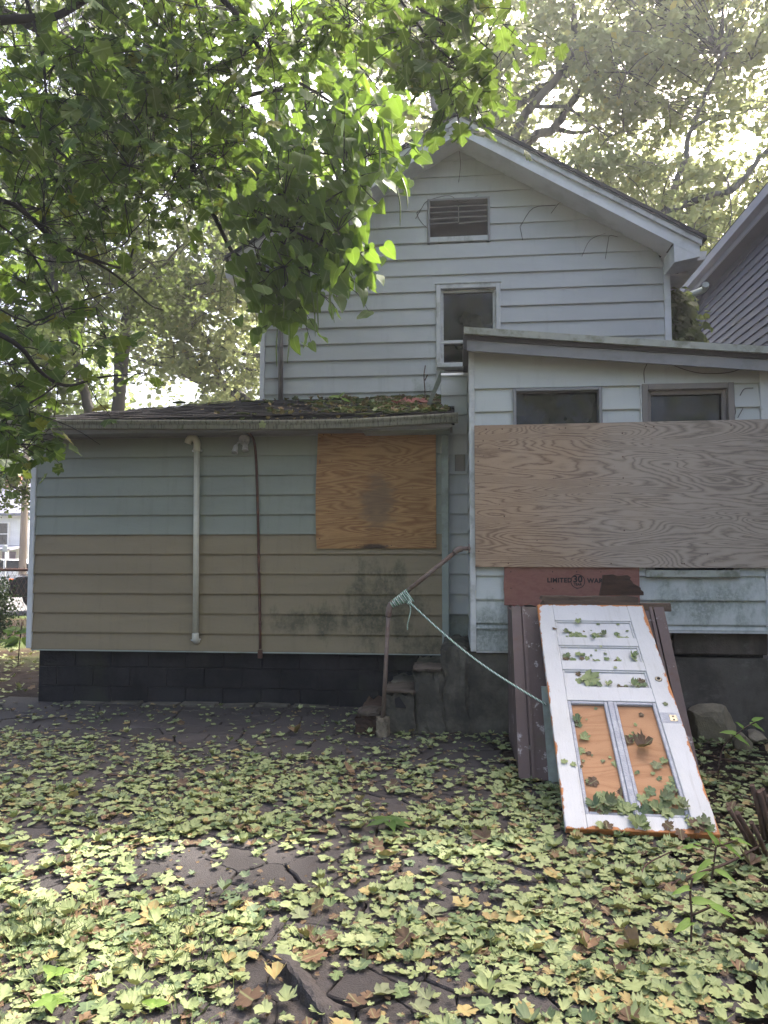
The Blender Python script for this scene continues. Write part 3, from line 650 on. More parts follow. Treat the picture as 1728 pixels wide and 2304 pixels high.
# roof planes: front slope and left hip; separate shingles on top
RS = (3.43 - EZ1) / (8.8 - EY); hipx = lambda y: EX0 + (y - EY) * 1.25
MB().add([(EX0, EY, EZ1), (EX1, EY, EZ1), (EX1, 8.83, EZ1 + RS * (8.83 - EY)), (hipx(8.83), 8.83, EZ1 + RS * (8.83 - EY)), (EX0, 8.83, EZ1),
          (EX0, EY, EZ1 - .03), (EX1, EY, EZ1 - .03), (EX1, 8.83, EZ1 - .03), (EX0, 8.83, EZ1 - .03)],
         [(0, 1, 2, 3), (0, 3, 4), (0, 5, 6, 1), (1, 6, 7, 2), (2, 7, 8, 4, 3), (0, 4, 8, 5), (5, 8, 7, 6)]).build('roof_deck', ROOFDARK, house)
rs2 = random.Random(3); rowd = 0.145; shn = 0; extra = MB()
for r in range(12):
    ya = EY - 0.03 + r * rowd; yb = ya + rowd + 0.05
    x = hipx(max(ya, EY)) + 0.02 + (r % 2) * 0.1
    while x < EX1 - 0.02:
        wd = rs2.choice([0.20, 0.215, 0.225]); x2 = min(x + wd - 0.008, EX1)
        if yb < 8.82:
            lift = 0.012 + rs2.uniform(0, 0.007); curl = rs2.uniform(-.004, .02) if x > -1.9 else rs2.uniform(-.003, .008); off = rs2.uniform(-.012, .012)
            z = lambda y: EZ1 + RS * (y - EY)
            P = [(x, ya + off, z(ya) + lift), (x2, ya + off, z(ya) + lift + curl * .6), (x2, yb, z(yb) + .004), (x, yb, z(yb) + .004)]
            Q = [(a, b, c + .007) for a, b, c in P]
            mb = MB() if shn < 285 else extra; mb.hexa(P + Q)
            if mb is not extra: mb.build('shingle', SHINGLE, house)
            shn += 1
        x += wd
if extra.v: tag(extra.build('upper_shingles', SHINGLE, house), kind='stuff')
# foundation of black painted blocks, recessed under the siding, on a pale footing
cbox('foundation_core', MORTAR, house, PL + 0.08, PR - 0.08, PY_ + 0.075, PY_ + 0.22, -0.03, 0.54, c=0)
for r in range(3):
    x = PL + 0.09 - (0.2 if r % 2 else 0)
    while x < PR - 0.1:
        a, b = max(x, PL + 0.09), min(x + 0.392, PR - 0.09)
        if b - a > 0.05: MB().box(a, b, PY_ + 0.058 + random.uniform(-.003, .003), PY_ + 0.10, 0.0 + r * 0.2 - 0.035, min(0.192 + r * 0.2 - 0.035, 0.532), c=0.005).build('foundation_block', BLOCK, house)
        x += 0.4
for k in range(7): MB().box(PL + 0.5 + k * .39, PL + 0.5 + k * .39 + random.uniform(.33, .38), PY_ - random.uniform(.03, .12), PY_ + 0.07, -0.03, random.uniform(.006, .022), c=0.008, jit=0.012).build('footing', LEDGE, house)
# plank of flashing that leans from the window to the roof, strip of wall beside the steps
a, b, c_, d = W(990.8, 834, 7.62), W(1002.8, 834, 7.62), W(969, 911, 7.75), W(960, 910, 7.75); nrm = Vector((0, .02, .006))
MB().hexa([d, c_, c_ + nrm, d + nrm, a, b, b + nrm, a + nrm]).build('flashing_board', GREENTRIM, house)
NY = 7.56
siding(NY, rows_between(2.959, 0.93, 3.40), lambda z: -0.135 if z > 2.9 else PR - 0.05, lambda z: 0.16, [], HOUSE, house, seams=False)
MB().box(-0.13, 0.3, NY + 0.006, 8.8, 0.0, 3.40).build('wall', GREENTRIM, house)
cbox('wall_patch', DSPOUT, house, 0.0, 0.105, NY - 0.03, NY - 0.006, 2.38, 2.55, c=0.004)
# --- right room (wall plane Y = 6.45) with a roof that falls to the right
RY, RL, RR = 6.45, 0.128, 2.62
rtop = lambda x: 3.40 - (x - RL) * 0.0955
W1 = (0.505, 1.260, 1.375, 2.965); W2 = (1.592, 2.348, 1.375, 2.978)
rws = [(0.939 + LAP * k, 0.939 + LAP * (k + 1)) for k in range(0, 11)]
hatch_o = (0.455, 1.70, 0.0, 1.10)
siding(RY, [(0.705, 0.939)] , lambda z: RL + 0.045, lambda z: 0.462, [], ROOMS, house)
siding(RY, [(0.888, 0.939)] + rws[:-1], lambda z: RL + 0.045, lambda z: RR - 0.062, [W1, W2, hatch_o], ROOMS, house)
# top course follows the roof: a tapering board
mb = MB(); z0 = rws[-2][1]
V = []
for i in range(9):
    x = RL + 0.045 + (RR - .062 - RL - .045) * i / 8; t = max(rtop(x), z0 + 0.004); V += [(x, RY + .004, z0), (x, RY - .028, z0), (x, RY - .0285, z0 + .004), (x, RY - .002 - .026 * max(0, 1 - (t - z0) / LAP), t)]
mb.add(V, [(i * 4 + k, (i + 1) * 4 + k, (i + 1) * 4 + k + 1, i * 4 + k + 1) for i in range(8) for k in range(3)]).build('siding_board', ROOMS, house)
for k, row in enumerate(rows_between(0.939, 0.72, 3.38)):
    side_siding(RL + 0.012, RY + 0.05, NY - 0.02, [row], ROOMS, house)
mb = MB(); mb.prism([(RL + .012, 0.70), (0.46, 0.70), (0.46, 0.885), (RR - .01, 0.885), (RR - .01, rtop(RR) - .005), (RL + .012, rtop(RL) - .005)], 1, RY + 0.13, 8.8); mb.build('wall', ROOMS, house)
cbox('corner_board', WTRIM, house, RL - 0.002, RL + 0.046, RY - 0.038, RY + 0.05, 0.70, rtop(RL) - .004)
cbox('corner_board', WTRIM, house, RR - 0.062, RR + 0.006, RY - 0.038, RY + 0.12, 0.87, rtop(RR) - .004)
cbox('starter_strip', WTRIM, house, RL + 0.046, 0.462, RY - 0.022, RY, 0.690, 0.7045, c=0)
cbox('starter_strip', WTRIM, house, 1.70, RR - 0.064, RY - 0.022, RY, 0.872, 0.8875, c=0)
window(W1[0], W1[1], W1[2], W1[3], RY, None, GREYFASCIA, 0.028, True); 
w2 = window(W2[0], W2[1], W2[2], W2[3], RY, None, DSPOUT, 0.05)
cbox('casing', WTRIM, w2, W2[0] - 0.012, W2[0] - 0.001, RY - 0.036, RY, 1.39, 2.99, c=0.002)
cbox('sill', ROOFEDGE, w2, W2[0] - 0.0, W2[1] + 0.0, RY - 0.055, RY + 0.05, 1.335, 1.395)
# roof edge of the room: pale cap board, dark gap, weathered fascia below
RY2 = 6.20
def rake(name, m, x0, x1, y0, y1, dz0, dz1, sag=0.0):
    V, F = [], []; n = 8
    for i in range(n + 1):
        x = x0 + (x1 - x0) * i / n; z = rtop(x) - sag * math.sin(math.pi * i / n)
        V += [(x, y0, z + dz0), (x, y1, z + dz0), (x, y1, z + dz1), (x, y0, z + dz1)]
    for i in range(n):
        for k in range(4): F.append((i * 4 + k, i * 4 + (k + 1) % 4, (i + 1) * 4 + (k + 1) % 4, (i + 1) * 4 + k)[::-1])
    F += [(0, 1, 2, 3), (n * 4 + 3, n * 4 + 2, n * 4 + 1, n * 4)]
    return MB().add(V, F).build(name, m, house)
rake('roof_edge_board', ROOFEDGE, RL - 0.045, 2.95, RY2, RY2 + 0.03, -0.005, 0.052, 0.006)
rake('roof', ROOFDARK, RL - 0.035, 2.95, RY2 + 0.008, 8.79, 0.0, 0.045)
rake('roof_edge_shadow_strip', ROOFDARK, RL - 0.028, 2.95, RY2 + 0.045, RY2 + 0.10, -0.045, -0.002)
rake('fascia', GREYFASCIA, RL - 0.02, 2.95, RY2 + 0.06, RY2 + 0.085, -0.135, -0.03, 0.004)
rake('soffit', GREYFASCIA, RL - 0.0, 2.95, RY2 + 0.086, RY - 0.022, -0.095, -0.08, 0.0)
cbox('roof_end_board', ROOFDARK, house, RL - 0.050, RL - 0.02, RY2 + 0.032, RY + 0.35, 3.27, 3.41, c=0)
# foundations of the room
MB().box(-0.10, 0.47, RY + 0.02, RY + 0.30, -0.04, 0.688, c=0.01, jit=0.006).build('foundation_wall', CONC, house)
MB().box(1.60, RR - 0.02, RY + 0.10, RY + 0.45, -0.04, 0.655, c=0.01, jit=0.008).build('foundation_wall', CONCR, house)
MB().box(1.83, RR - 0.02, RY + 0.07, RY + 0.45, 0.685, 0.868, c=0.008, jit=0.004).build('foundation_band', CONCB, house)
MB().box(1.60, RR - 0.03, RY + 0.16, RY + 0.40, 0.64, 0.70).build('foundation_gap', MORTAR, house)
for zz in (0.70, 0.76, 0.815): MB().box(1.66, 1.825, RY + 0.075, RY + 0.2, zz, zz + 0.048, c=0.006, jit=0.006).build('wood_shim', OLDWOOD, house)
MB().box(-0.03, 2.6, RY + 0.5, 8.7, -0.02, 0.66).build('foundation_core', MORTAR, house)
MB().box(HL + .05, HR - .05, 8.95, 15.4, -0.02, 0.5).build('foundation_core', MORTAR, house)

# ------------------------------------------------------------------ boards nailed over the windows
def panel(name, m, x0, x1, z0, z1, y0, y1, bend=0.0, label='', cat='board', nx=14, nz=10, skew=(0, 0, 0, 0)):
    V, F = [], []
    for s, y in ((0, y0), (1, y1)):
        for j in range(nz + 1):
            for i in range(nx + 1):
                u, v = i / nx, j / nz; b = bend * ((2 * u - 1) ** 2) * (0.4 + 0.6 * v) + 0.003 * math.sin(5 * u + 3 * v)
                ex = -0.012 * math.sin(v * math.pi * 1.3) * (1 - u) if bend else 0
                V.append((x0 + (x1 - x0) * u + ex, y - b, z0 + (z1 - z0) * v + (skew[0] * (1 - u) + skew[1] * u) * (1 - v) + (skew[2] * (1 - u) + skew[3] * u) * v))
    k = (nx + 1) * (nz + 1); q = lambda i, j, s: s * k + j * (nx + 1) + i
    for j in range(nz):
        for i in range(nx): F += [(q(i, j, 0), q(i + 1, j, 0), q(i + 1, j + 1, 0), q(i, j + 1, 0)), (q(i, j, 1), q(i, j + 1, 1), q(i + 1, j + 1, 1), q(i + 1, j, 1))]
    for i in range(nx): F += [(q(i, 0, 0), q(i, 0, 1), q(i + 1, 0, 1), q(i + 1, 0, 0)), (q(i, nz, 0), q(i + 1, nz, 0), q(i + 1, nz, 1), q(i, nz, 1))]
    for j in range(nz): F += [(q(0, j, 0), q(0, j + 1, 0), q(0, j + 1, 1), q(0, j, 1)), (q(nx, j, 0), q(nx, j, 1), q(nx, j + 1, 1), q(nx, j + 1, 0))]
    o = MB().add(V, F).build(name, m); return tag(o, label, cat)
panel('plywood_sheet', PLYO, -1.398, -0.188, 1.592, 2.79, PY_ - 0.046, PY_ - 0.032, 0.014, 'square orange plywood sheet nailed over the window of the left addition', 'plywood board', skew=(0, 0, 0, -.01))
panel('plywood_sheet', PLYG, 0.170, 2.66, 1.421, 2.640, RY - 0.070, RY - 0.056, 0.0, 'wide greying plywood sheet boarding up the two lower right windows', 'plywood board', skew=(0, -.006, 0, .012))
for sheet_, x0, x1, z0, z1, y in ((bpy.data.objects['plywood_sheet'], -1.398, -.188, 1.592, 2.785, PY_ - .047), (bpy.data.objects['plywood_sheet.001'], .17, 2.66, 1.421, 2.64, RY - .071)):
    for k in range(22):
        u = random.random(); e = random.choice([0, 1, 2]); px = x0 + .03 + (x1 - x0 - .06) * u if e < 2 else random.choice([x0 + .03, x1 - .03, (x0 + x1) / 2]); pz = (z0 + .03, z1 - .035)[e] if e < 2 else z0 + .05 + (z1 - z0 - .1) * u
        MB().lathe([(.0065, 0), (.005, .004)], (px, y + .001 - (.012 if x0 < 0 and (px < x0 + .15 or px > x1 - .15) else 0), pz), (0, -1, 0), 7).build('nail', RUST, sheet_)
# red sheathing board with its printed stamp, lower edge torn
rs3 = random.Random(2); xs = [0.412 + (1.535 - 0.412) * i / 40 for i in range(41)]
poly = [(0.412, 1.47)] + [(0.412 + rs3.uniform(-.004, .003), 1.47 - .06 * i) for i in range(1, 6)] + [(x, 1.093 + rs3.choice([0, 0, .006, -.008]) + rs3.uniform(-.004, .004)) for x in xs] + [(1.535, 1.47)]
osb = MB().prism(poly, 1, RY - 0.052, RY - 0.040).build('sheathing_board', OSB)
tag(osb, 'red sheathing board printed with a warranty stamp, above the cellar hatch', 'board')
def text_mesh(name, body, size, loc, m, parent, bold=0.0, spacing=1.0):
    cu = bpy.data.curves.new(name, 'FONT'); cu.body = body; cu.size = size; cu.align_x = 'CENTER'; cu.align_y = 'CENTER'; cu.offset = bold; cu.space_character = spacing; cu.resolution_u = 2; cu.extrude = 0.0006
    tmp = bpy.data.objects.new('text_source', cu); C.objects.link(tmp); dg = bpy.context.evaluated_depsgraph_get()
    me = bpy.data.meshes.new_from_object(tmp.evaluated_get(dg)); bpy.data.objects.remove(tmp); bpy.data.curves.remove(cu)
    M = Matrix.Translation(loc) @ Matrix.Rotation(math.pi / 2, 4, 'X'); me.transform(M); me.materials.clear(); me.materials.append(m); return link(name, me, parent)
IY = RY - 0.0535
sc_ = W(1300, 1307, IY); 
text_mesh('printed_text', 'LIMITED', 0.052, (W(1259, 1306, IY).x, IY, W(1259, 1306, IY).z), INK, osb, 0.0022, 1.12)
text_mesh('printed_text', 'WARRANTY', 0.052, (W(1319, 1307, IY).x + 0.165, IY, W(1319, 1307, IY).z), INK, osb, 0.0022, 1.12)
text_mesh('printed_text', '30', 0.078, (sc_.x, IY, sc_.z + 0.012), INK, osb, 0.003)
text_mesh('printed_text', 'YEAR', 0.028, (sc_.x, IY, sc_.z - 0.030), INK, osb, 0.0012)
mb = MB(); V = []; F = []
for i in range(40):
    w_ = 2 * math.pi * i / 40
    for r in (0.054, 0.060): V.append((sc_.x + r * math.cos(w_), IY - 0.0006, sc_.z - 0.004 + r * math.sin(w_)))
for i in range(40): j = (i + 1) % 40; F.append((2 * i, 2 * i + 1, 2 * j + 1, 2 * j))
mb.add(V, F).build('stamp_ring', INK, osb)
for x in (0.47, 0.82, 1.02, 1.22):
    for z in (1.38, 1.24): MB().lathe([(0.005, 0), (0.004, 0.002)], (x, RY - .0525, z), (0, -1, 0), 6).build('nail', INK, osb)

# ------------------------------------------------------------------ cellar hatch, timber, rotten board
hatch = thing('cellar_hatch', 'brown steel cellar hatch with peeling paint, sloping from the wall behind the white door', 'cellar hatch')
def hatch_plate(xa0, xb0, xa1, xb1, lift, th, name, y0=5.165, z0=0.0, y1=5.95, z1=1.105):
    """a plate on the slope; xa0..xb0 at its foot, xa1..xb1 at its head"""
    n = Vector((0, -(z1 - z0), y1 - y0)).normalized(); a, b, c, d = [Vector(q) for q in ((xa0, y0, z0), (xb0, y0, z0), (xb1, y1, z1), (xa1, y1, z1))]
    P = [q + n * lift for q in (a, b, c, d)] + [q + n * (lift + th) for q in (a, b, c, d)]
    return MB().hexa(P).build(name, STEEL, hatch)
hatch_plate(0.500, 1.0, 0.512, 1.03, 0.0, 0.008, 'left_leaf'); hatch_plate(1.006, 1.545, 1.036, 1.52, 0.0, 0.008, 'right_leaf')
hatch_plate(0.418, 0.496, 0.438, 0.509, -0.01, 0.034, 'side_rail'); hatch_plate(1.55, 1.61, 1.525, 1.60, -0.01, 0.034, 'side_rail')
hatch_plate(0.506, 0.53, 0.518, 0.543, 0.009, 0.016, 'flange'); hatch_plate(1.515, 1.54, 1.49, 1.512, 0.009, 0.016, 'flange')
for k in range(2):
    xx = 0.442 if k == 0 else 1.598
    MB().add([(xx, 5.19, -.03), (xx, RY + .1, -.03), (xx, RY + .1, 1.08), (xx, 5.95, 1.08)] + [(xx + .02 * (-1 if k else 1), y, z) for y, z in ((5.19, -.03), (RY + .1, -.03), (RY + .1, 1.08), (5.95, 1.08))], [(3, 2, 1, 0), (4, 5, 6, 7), (0, 1, 5, 4), (1, 2, 6, 5), (2, 3, 7, 6), (3, 0, 4, 7)]).build('cheek', STEEL, hatch)
MB().box(0.44, 1.60, 5.945, RY + 0.02, 1.06, 1.082, c=0.003).build('top_plate', STEEL, hatch)
MB().box(1.42, 1.66, 5.93, 6.02, 1.084, 1.15, c=0.008, jit=0.004).build('end_block', OLDWOOD, hatch)
def ragged(name, m, prof, y0, y1, label, cat, tilt=0.0):
    o = MB().prism(prof, 1, y0, y1).build(name, m); return tag(o, label, cat)
B0, B1 = W(1217, 1339, 5.96), W(1447, 1340, 5.96)
rr = random.Random(9)
pr = [(B0.x + rr.uniform(-.0, .03), 1.086 + .11 * k / 5) for k in range(6)][::-1]; pr = pr + [(B0.x + .02, 1.086), (1.42, 1.086), (1.42, 1.19)] + [(1.42 - (1.42 - B0.x) * i / 9, 1.195 + rr.uniform(-.006, .006)) for i in range(1, 9)]
ragged('timber', OLDWOOD, pr, 5.965, 6.09, 'weathered grey-brown timber lying across the top of the cellar hatch', 'timber')
c0 = W(1349, 1340, 6.05); c1 = W(1357, 1294, 6.05); c2 = W(1411, 1294, 6.05); c3 = W(1447, 1338, 6.05)
pr = [(c0.x, 1.2), (c1.x - .01, c1.z - .06), (c1.x, c1.z), (c1.x + .07, c1.z + .006), (c1.x + .11, c1.z - .006), (c2.x, c2.z)]
for i in range(1, 9): t = i / 9; pr.append((c2.x + (c3.x - c2.x) * t + rr.uniform(-.015, .02), c2.z + (1.215 - c2.z) * t))
pr += [(c3.x, 1.203)]
ragged('rotten_board', ROTTEN, pr, 6.03, 6.075, 'dark rotten broken board leaning upright on the timber', 'board')

# ------------------------------------------------------------------ the white door leaning upside down on the hatch
BL, BR = Vector((0.583, 4.172, 0.012)), Vector((1.375, 4.15, 0.012)); TLp = Vector((0.632, 5.885, 1.10))
ex = (BR - BL).normalized(); ey = (TLp - BL); ey = (ey - ex * ey.dot(ex)).normalized(); ez = ex.cross(ey)
DM = Matrix((ex, ey, ez)).transposed().to_4x4(); DM.translation = BL
door = thing('white_door', 'old white panelled door with flaking paint leaning upside down on the cellar hatch', 'door', matrix=DM)
DW, DH, T = 0.795, 2.035, 0.042
def dbox(name, m, x0, x1, y0, y1, z0, z1, c=0.004): return MB().box(x0, x1, y0, y1, z0, z1, c=c).build(name, m, door)
dbox('stile', DOORP, 0, 0.115, 0, DH, 0, T); st = dbox('stile', DOORP, DW - 0.125, DW, 0, DH, 0, T)
rails = [(0, 0.10), (0.985, 1.115), (1.285, 1.375), (1.545, 1.635), (1.835, DH)]
for a, b in rails: dbox('rail', DOORP, 0.1155, DW - 0.1255, a, b, 0.0008, T - 0.0006, 0.003)
for a, b in ((1.1155, 1.2845), (1.3755, 1.5445), (1.6355, 1.8345)):
    pn = dbox('panel', DOORP, 0.116, DW - 0.126, a, b, 0.012, 0.024, 0.001)
    mb = MB()
    for (x0, x1, y0, y1) in ((0.116, 0.128, a, b), (DW - .138, DW - .126, a, b), (0.128, DW - .138, a, a + .012), (0.128, DW - .138, b - .012, b)): mb.box(x0, x1, y0, y1, 0.0242, 0.034, c=0.003)
    mb.build('moulding', DOORP, pn)
xm = 0.385
for a, b in ((0.1155, xm - 0.018), (xm + 0.018, DW - 0.1255)):
    pn = dbox('glazing_panel', DOORPLY, a, b, 0.1005, 0.9845, 0.008, 0.014, 0.001); mb = MB()
    for (x0, x1, y0, y1) in ((a, a + .022, .1005, .9845), (b - .022, b, .1005, .9845), (a + .022, b - .022, .1005, .1225), (a + .022, b - .022, .9625, .9845)): mb.box(x0, x1, y0, y1, .0142, .036, c=.004)
    mb.build('glazing_bead', GLAZE, pn)
dbox('glazing_bar', GLAZE, xm - 0.0175, xm + 0.0175, 0.101, 0.984, 0.006, T - 0.001, 0.004)
MB().lathe([(0.024, 0), (0.024, 0.003), (0.017, 0.005), (0.012, 0.0055)], (DW - .062, 1.20, T + .0002), (0, 0, 1), 18).build('knob_rose', BRASS, st)
MB().lathe([(0.011, 0), (0.011, 0.0022)], (DW - .062, 1.20, T + .006), (0, 0, 1), 14).build('knob_hole', DARK, st)
dbox('lock_patch', GLAZE, DW - .124, DW - .004, 0.80, 0.89, T - .0005, T + .0008, 0.0003); 
dbox('lock_plate', BRASS, DW - .07, DW - .025, .815, .87, T + .001, T + .003, .0008)
for yy in (.827, .855): MB().lathe([(0.006, 0), (0.006, 0.0012)], (DW - .047, yy, T + .0032), (0, 0, 1), 10).build('keyhole', DARK, door)
# green trim board standing behind the door's left edge
a, b = W(1218, 1545, 5.30), W(1243, 1700, 5.05)
MB().hexa([b + Vector((-.012, 0, -.35)), b + Vector((.06, 0, -.35)), b + Vector((.06, .02, -.35)), b + Vector((-.012, .02, -.35)), a, a + Vector((.06, 0, 0)), a + Vector((.06, .02, 0)), a + Vector((0, .02, 0))]).build('trim_board', GREENTRIM)
tag(bpy.data.objects['trim_board'], 'narrow pale trim board standing behind the left edge of the white door', 'board')

# ------------------------------------------------------------------ broken steps, handrail, rope
TREAD = m_plain('rotten_tread', (0.105, 0.083, 0.064), 0.95, 0.4, 16, (0.04, 0.035, 0.025), 0.6, 8, bump=1.0, stretch=(0.7, 1, 4))
steps = thing('steps', 'crumbling dark concrete steps rising between the left addition and the right room', 'steps')
SY = 6.40
def rough_block(name, m, x0, x1, y0, y1, z0, z1, amp=0.015, parent=steps):
    bm = bmesh.new(); bmesh.ops.create_cube(bm, size=1); bmesh.ops.subdivide_edges(bm, edges=list(bm.edges), cuts=5, use_grid_fill=True)
    for v in bm.verts:
        c = v.co; r = Vector((x0 + (c.x + .5) * (x1 - x0), y0 + (c.y + .5) * (y1 - y0), z0 + (c.z + .5) * (z1 - z0)))
        e = sum(abs(abs(q) - .5) < 1e-3 for q in c); k = amp * (1.4 if e > 1 else 0.5)
        v.co = r + Vector([random.uniform(-k, k) for _ in range(3)]) - Vector((c.x, c.y, c.z)) * (amp * 1.2 if e > 1 else 0)
    return MB().bm(bm).build(name, m, parent)
rough_block('top_step', CONC, -0.13, 0.12, SY + 0.05, NY, -0.04, 0.72)
rough_block('step', CONC, -0.37, -0.10, SY + 0.02, NY - .1, -0.04, 0.525)
rough_block('step', CONC, -0.61, -0.34, SY - 0.02, NY - .12, -0.04, 0.345)
rough_block('step', ROTTEN, -0.86, -0.64, SY - 0.03, NY - .3, -0.04, 0.15)
rough_block('tread_board', TREAD, -0.37, -0.12, SY + 0.0, SY + .42, 0.526, 0.552, 0.012)
rough_block('tread_board', TREAD, -0.61, -0.35, SY - 0.04, SY + .40, 0.346, 0.372, 0.012)
rough_block('tread_board', TREAD, -0.85, -0.66, SY - 0.05, SY + .30, 0.151, 0.176, 0.012)
hp = [W(888, 1572, SY - .045), W(898, 1567, SY - .045), W(912, 1588, SY - .045), W(914, 1594, SY - .045), W(890, 1592, SY - .045)]
MB().add([tuple(q) for q in hp], [(0, 4, 3, 2, 1)]).build('broken_hole', DARK, steps)
rail_ = thing('handrail', 'rusty pipe handrail with one leaning post in front of the broken steps', 'handrail')
R = 6.33
pb, pt = W(862, 1616, R), W(874, 1380, R)
MB().tube([pb, pt], 0.0175, 10).build('post', PIPE, rail_)
MB().tube(smooth_path([pt + Vector((0, 0, -.03)), pt + Vector((.002, 0, .0)), W(877, 1365, R), W(886, 1353, R)], 4), 0.026, 10).build('elbow', PIPE, rail_)
MB().tube([W(882, 1358, R), W(1030, 1238, R)], 0.019, 10).build('rail', PIPE, rail_)
MB().tube(smooth_path([W(1022, 1244, R), W(1030, 1237, R), W(1040, 1234, R)], 4), 0.026, 10).build('elbow', PIPE, rail_)
MB().tube([W(1036, 1234, R), W(1056, 1234, R + .06)], 0.018, 10).build('wall_end', PIPE, rail_)
MB().lathe([(0.04, 0), (0.04, 0.01)], W(1054, 1234, R + .06), (1, 0, 0), 10).build('wall_flange', PIPE, rail_)
rough_block('footing', ROCK, pb.x - .055, pb.x + .05, R - .06, R + .06, -.03, pb.z + .01, 0.012, rail_)
rope = thing('rope', 'green and white rope wound round the handrail and tied across to the white door', 'rope')
A, Bq = W(879, 1362, R), W(917, 1332, R); ax = (Bq - A).normalized(); nn = ax.cross(Vector((0, 1, 0))).normalized(); pts = []
turns = 10
for i in range(turns * 12 + 1):
    t = i / (turns * 12); w_ = 2 * math.pi * i / 12; low = 0.024 + 0.075 * t ** 1.5; c = A + (Bq - A) * t
    q = nn * math.cos(w_); pts.append(c + (nn * math.cos(w_) * (0.024 if math.cos(w_) * nn.z > 0 else low) + Vector((0, 1, 0)) * math.sin(w_) * 0.026))
MB().tube(pts, 0.0068, 6).build('winding', ROPE, rope)
kn = W(921, 1354, R - .03)
MB().tube(smooth_path([pts[-1], kn + Vector((.0, 0, .03)), kn + Vector((.015, -.01, .0)), kn + Vector((-.01, -.015, -.015)), kn + Vector((.0, .0, .012))], 5), 0.008, 6).build('knot', ROPE, rope)
MB().tube(smooth_path([kn, W(924, 1372, R - .02), W(920, 1392, R - .03), W(917, 1405, R - .02), W(917, 1417, R - .02)], 5), 0.0055, 5).build('loose_end', ROPE, rope)
e0, e1 = kn, W(1228, 1585, 5.22); run = []
for i in range(25):
    t = i / 24; run.append(e0 + (e1 - e0) * t + Vector((0, 0, -0.06 * math.sin(math.pi * t))))
MB().tube(run, 0.0075, 6).build('line', ROPE, rope)

# ------------------------------------------------------------------ fittings on the left addition
PYF = PY_ - 0.055
pv = thing('vent_pipe', 'off-white plastic pipe running down the left addition with a hooked top', 'pipe')
xa = -2.668; tb = W(440, 1436, PYF); tp = W(443, 1000, PYF)
MB().tube([(tb.x, PYF, tb.z + .03), (tp.x, PYF, tp.z - .03)], 0.030, 12).build('pipe', PVC, pv)
MB().tube(smooth_path([(tp.x, PYF, tp.z - .05), (tp.x, PYF, tp.z + .02), (tp.x - .03, PYF - .005, tp.z + .065), (tp.x - .075, PYF - .01, tp.z + .06), (tp.x - .095, PYF - .012, tp.z + .01)], 4), 0.036, 12).build('hook', PVC, pv)
MB().tube(smooth_path([(tb.x, PYF, tb.z + .05), (tb.x, PYF, tb.z + .0), (tb.x - .0, PYF + .02, tb.z - .025), (tb.x, PYF + .05, tb.z - .03)], 4), 0.036, 12).build('elbow', PVC, pv)
MB().lathe([(0.036, 0), (0.036, .03)], (tp.x, PYF, tp.z - .07), (0, 0, 1), 12).build('coupling', PVC, pv)
MB().box(tp.x - .05, tp.x + .05, PYF - .002, PYF + .03, tp.z - .075, tp.z - .055).build('strap', GALV, pv)
MB().tube([(tb.x - .06, PYF + .03, tb.z - .02), (tb.x + .0, PYF + .02, tb.z - .045), (tb.x + .045, PYF + .03, tb.z - .01)], .006, 5).build('strap', GALV, pv)
rp = thing('rusty_conduit', 'thin rust-brown conduit running from the eave down past the siding', 'pipe')
MB().tube(smooth_path([W(556, 973, PYF - .12), W(565, 980, PYF - .06), W(573, 1000, PYF + .02), W(577, 1050, PYF + .02), W(580, 1150, PYF + .02), W(582, 1260, PYF + .022), W(584, 1350, PYF + .02), W(585.5, 1460, PYF + .02)], 5), 0.0135, 8).build('pipe', RUST, rp)
q = W(585.5, 1470, PYF + .02); MB().box(q.x - .022, q.x + .022, PYF, PYF + .04, q.z - .05, q.z + .035, c=.004).build('end_cap', RUST, rp)
for py in (1255, 1285, 1340, 1405): q = W(582 + (py - 1255) * .02, py, PYF + .02); MB().lathe([(0.016, 0), (0.016, .02)], q, (0, 0, 1), 8).build('coupling', RUST, rp)
fl = thing('flood_light', 'grey twin floodlight fixed under the eave beside the rusty conduit', 'light')
fc = W(548, 988, PYF)
MB().lathe([(0.045, -.03), (0.058, 0), (0.058, .035), (0.05, .05), (0.02, .055)], fc + Vector((0, .05, 0)), (0, -1, -.25), 16).build('mount_box', GALV, fl)
MB().lathe([(0.014, 0), (0.016, .03)], fc + Vector((0, .02, .045)), (0, 0, 1), 10).build('conduit_hub', GALV, fl)
for (dx, dz, ax_) in ((-.07, -.075, (-.12, -.35, -1)), (.028, -.055, (.06, -.3, -1))):
    c = fc + Vector((dx, -.03, dz))
    arm = MB().tube([fc + Vector((dx * .25, 0, -.02)), fc + Vector((dx * .7, -.03, dz * .55)), c], .009, 7).build('lamp_arm', GALV, fl)
    hd = MB().lathe([(0.012, -.012), (0.022, 0), (0.026, .03), (0.028, .055), (0.036, .075), (0.034, .078), (0.022, .06), (0.001, .055)], c, ax_, 16).build('lamp_head', GALV, fl)

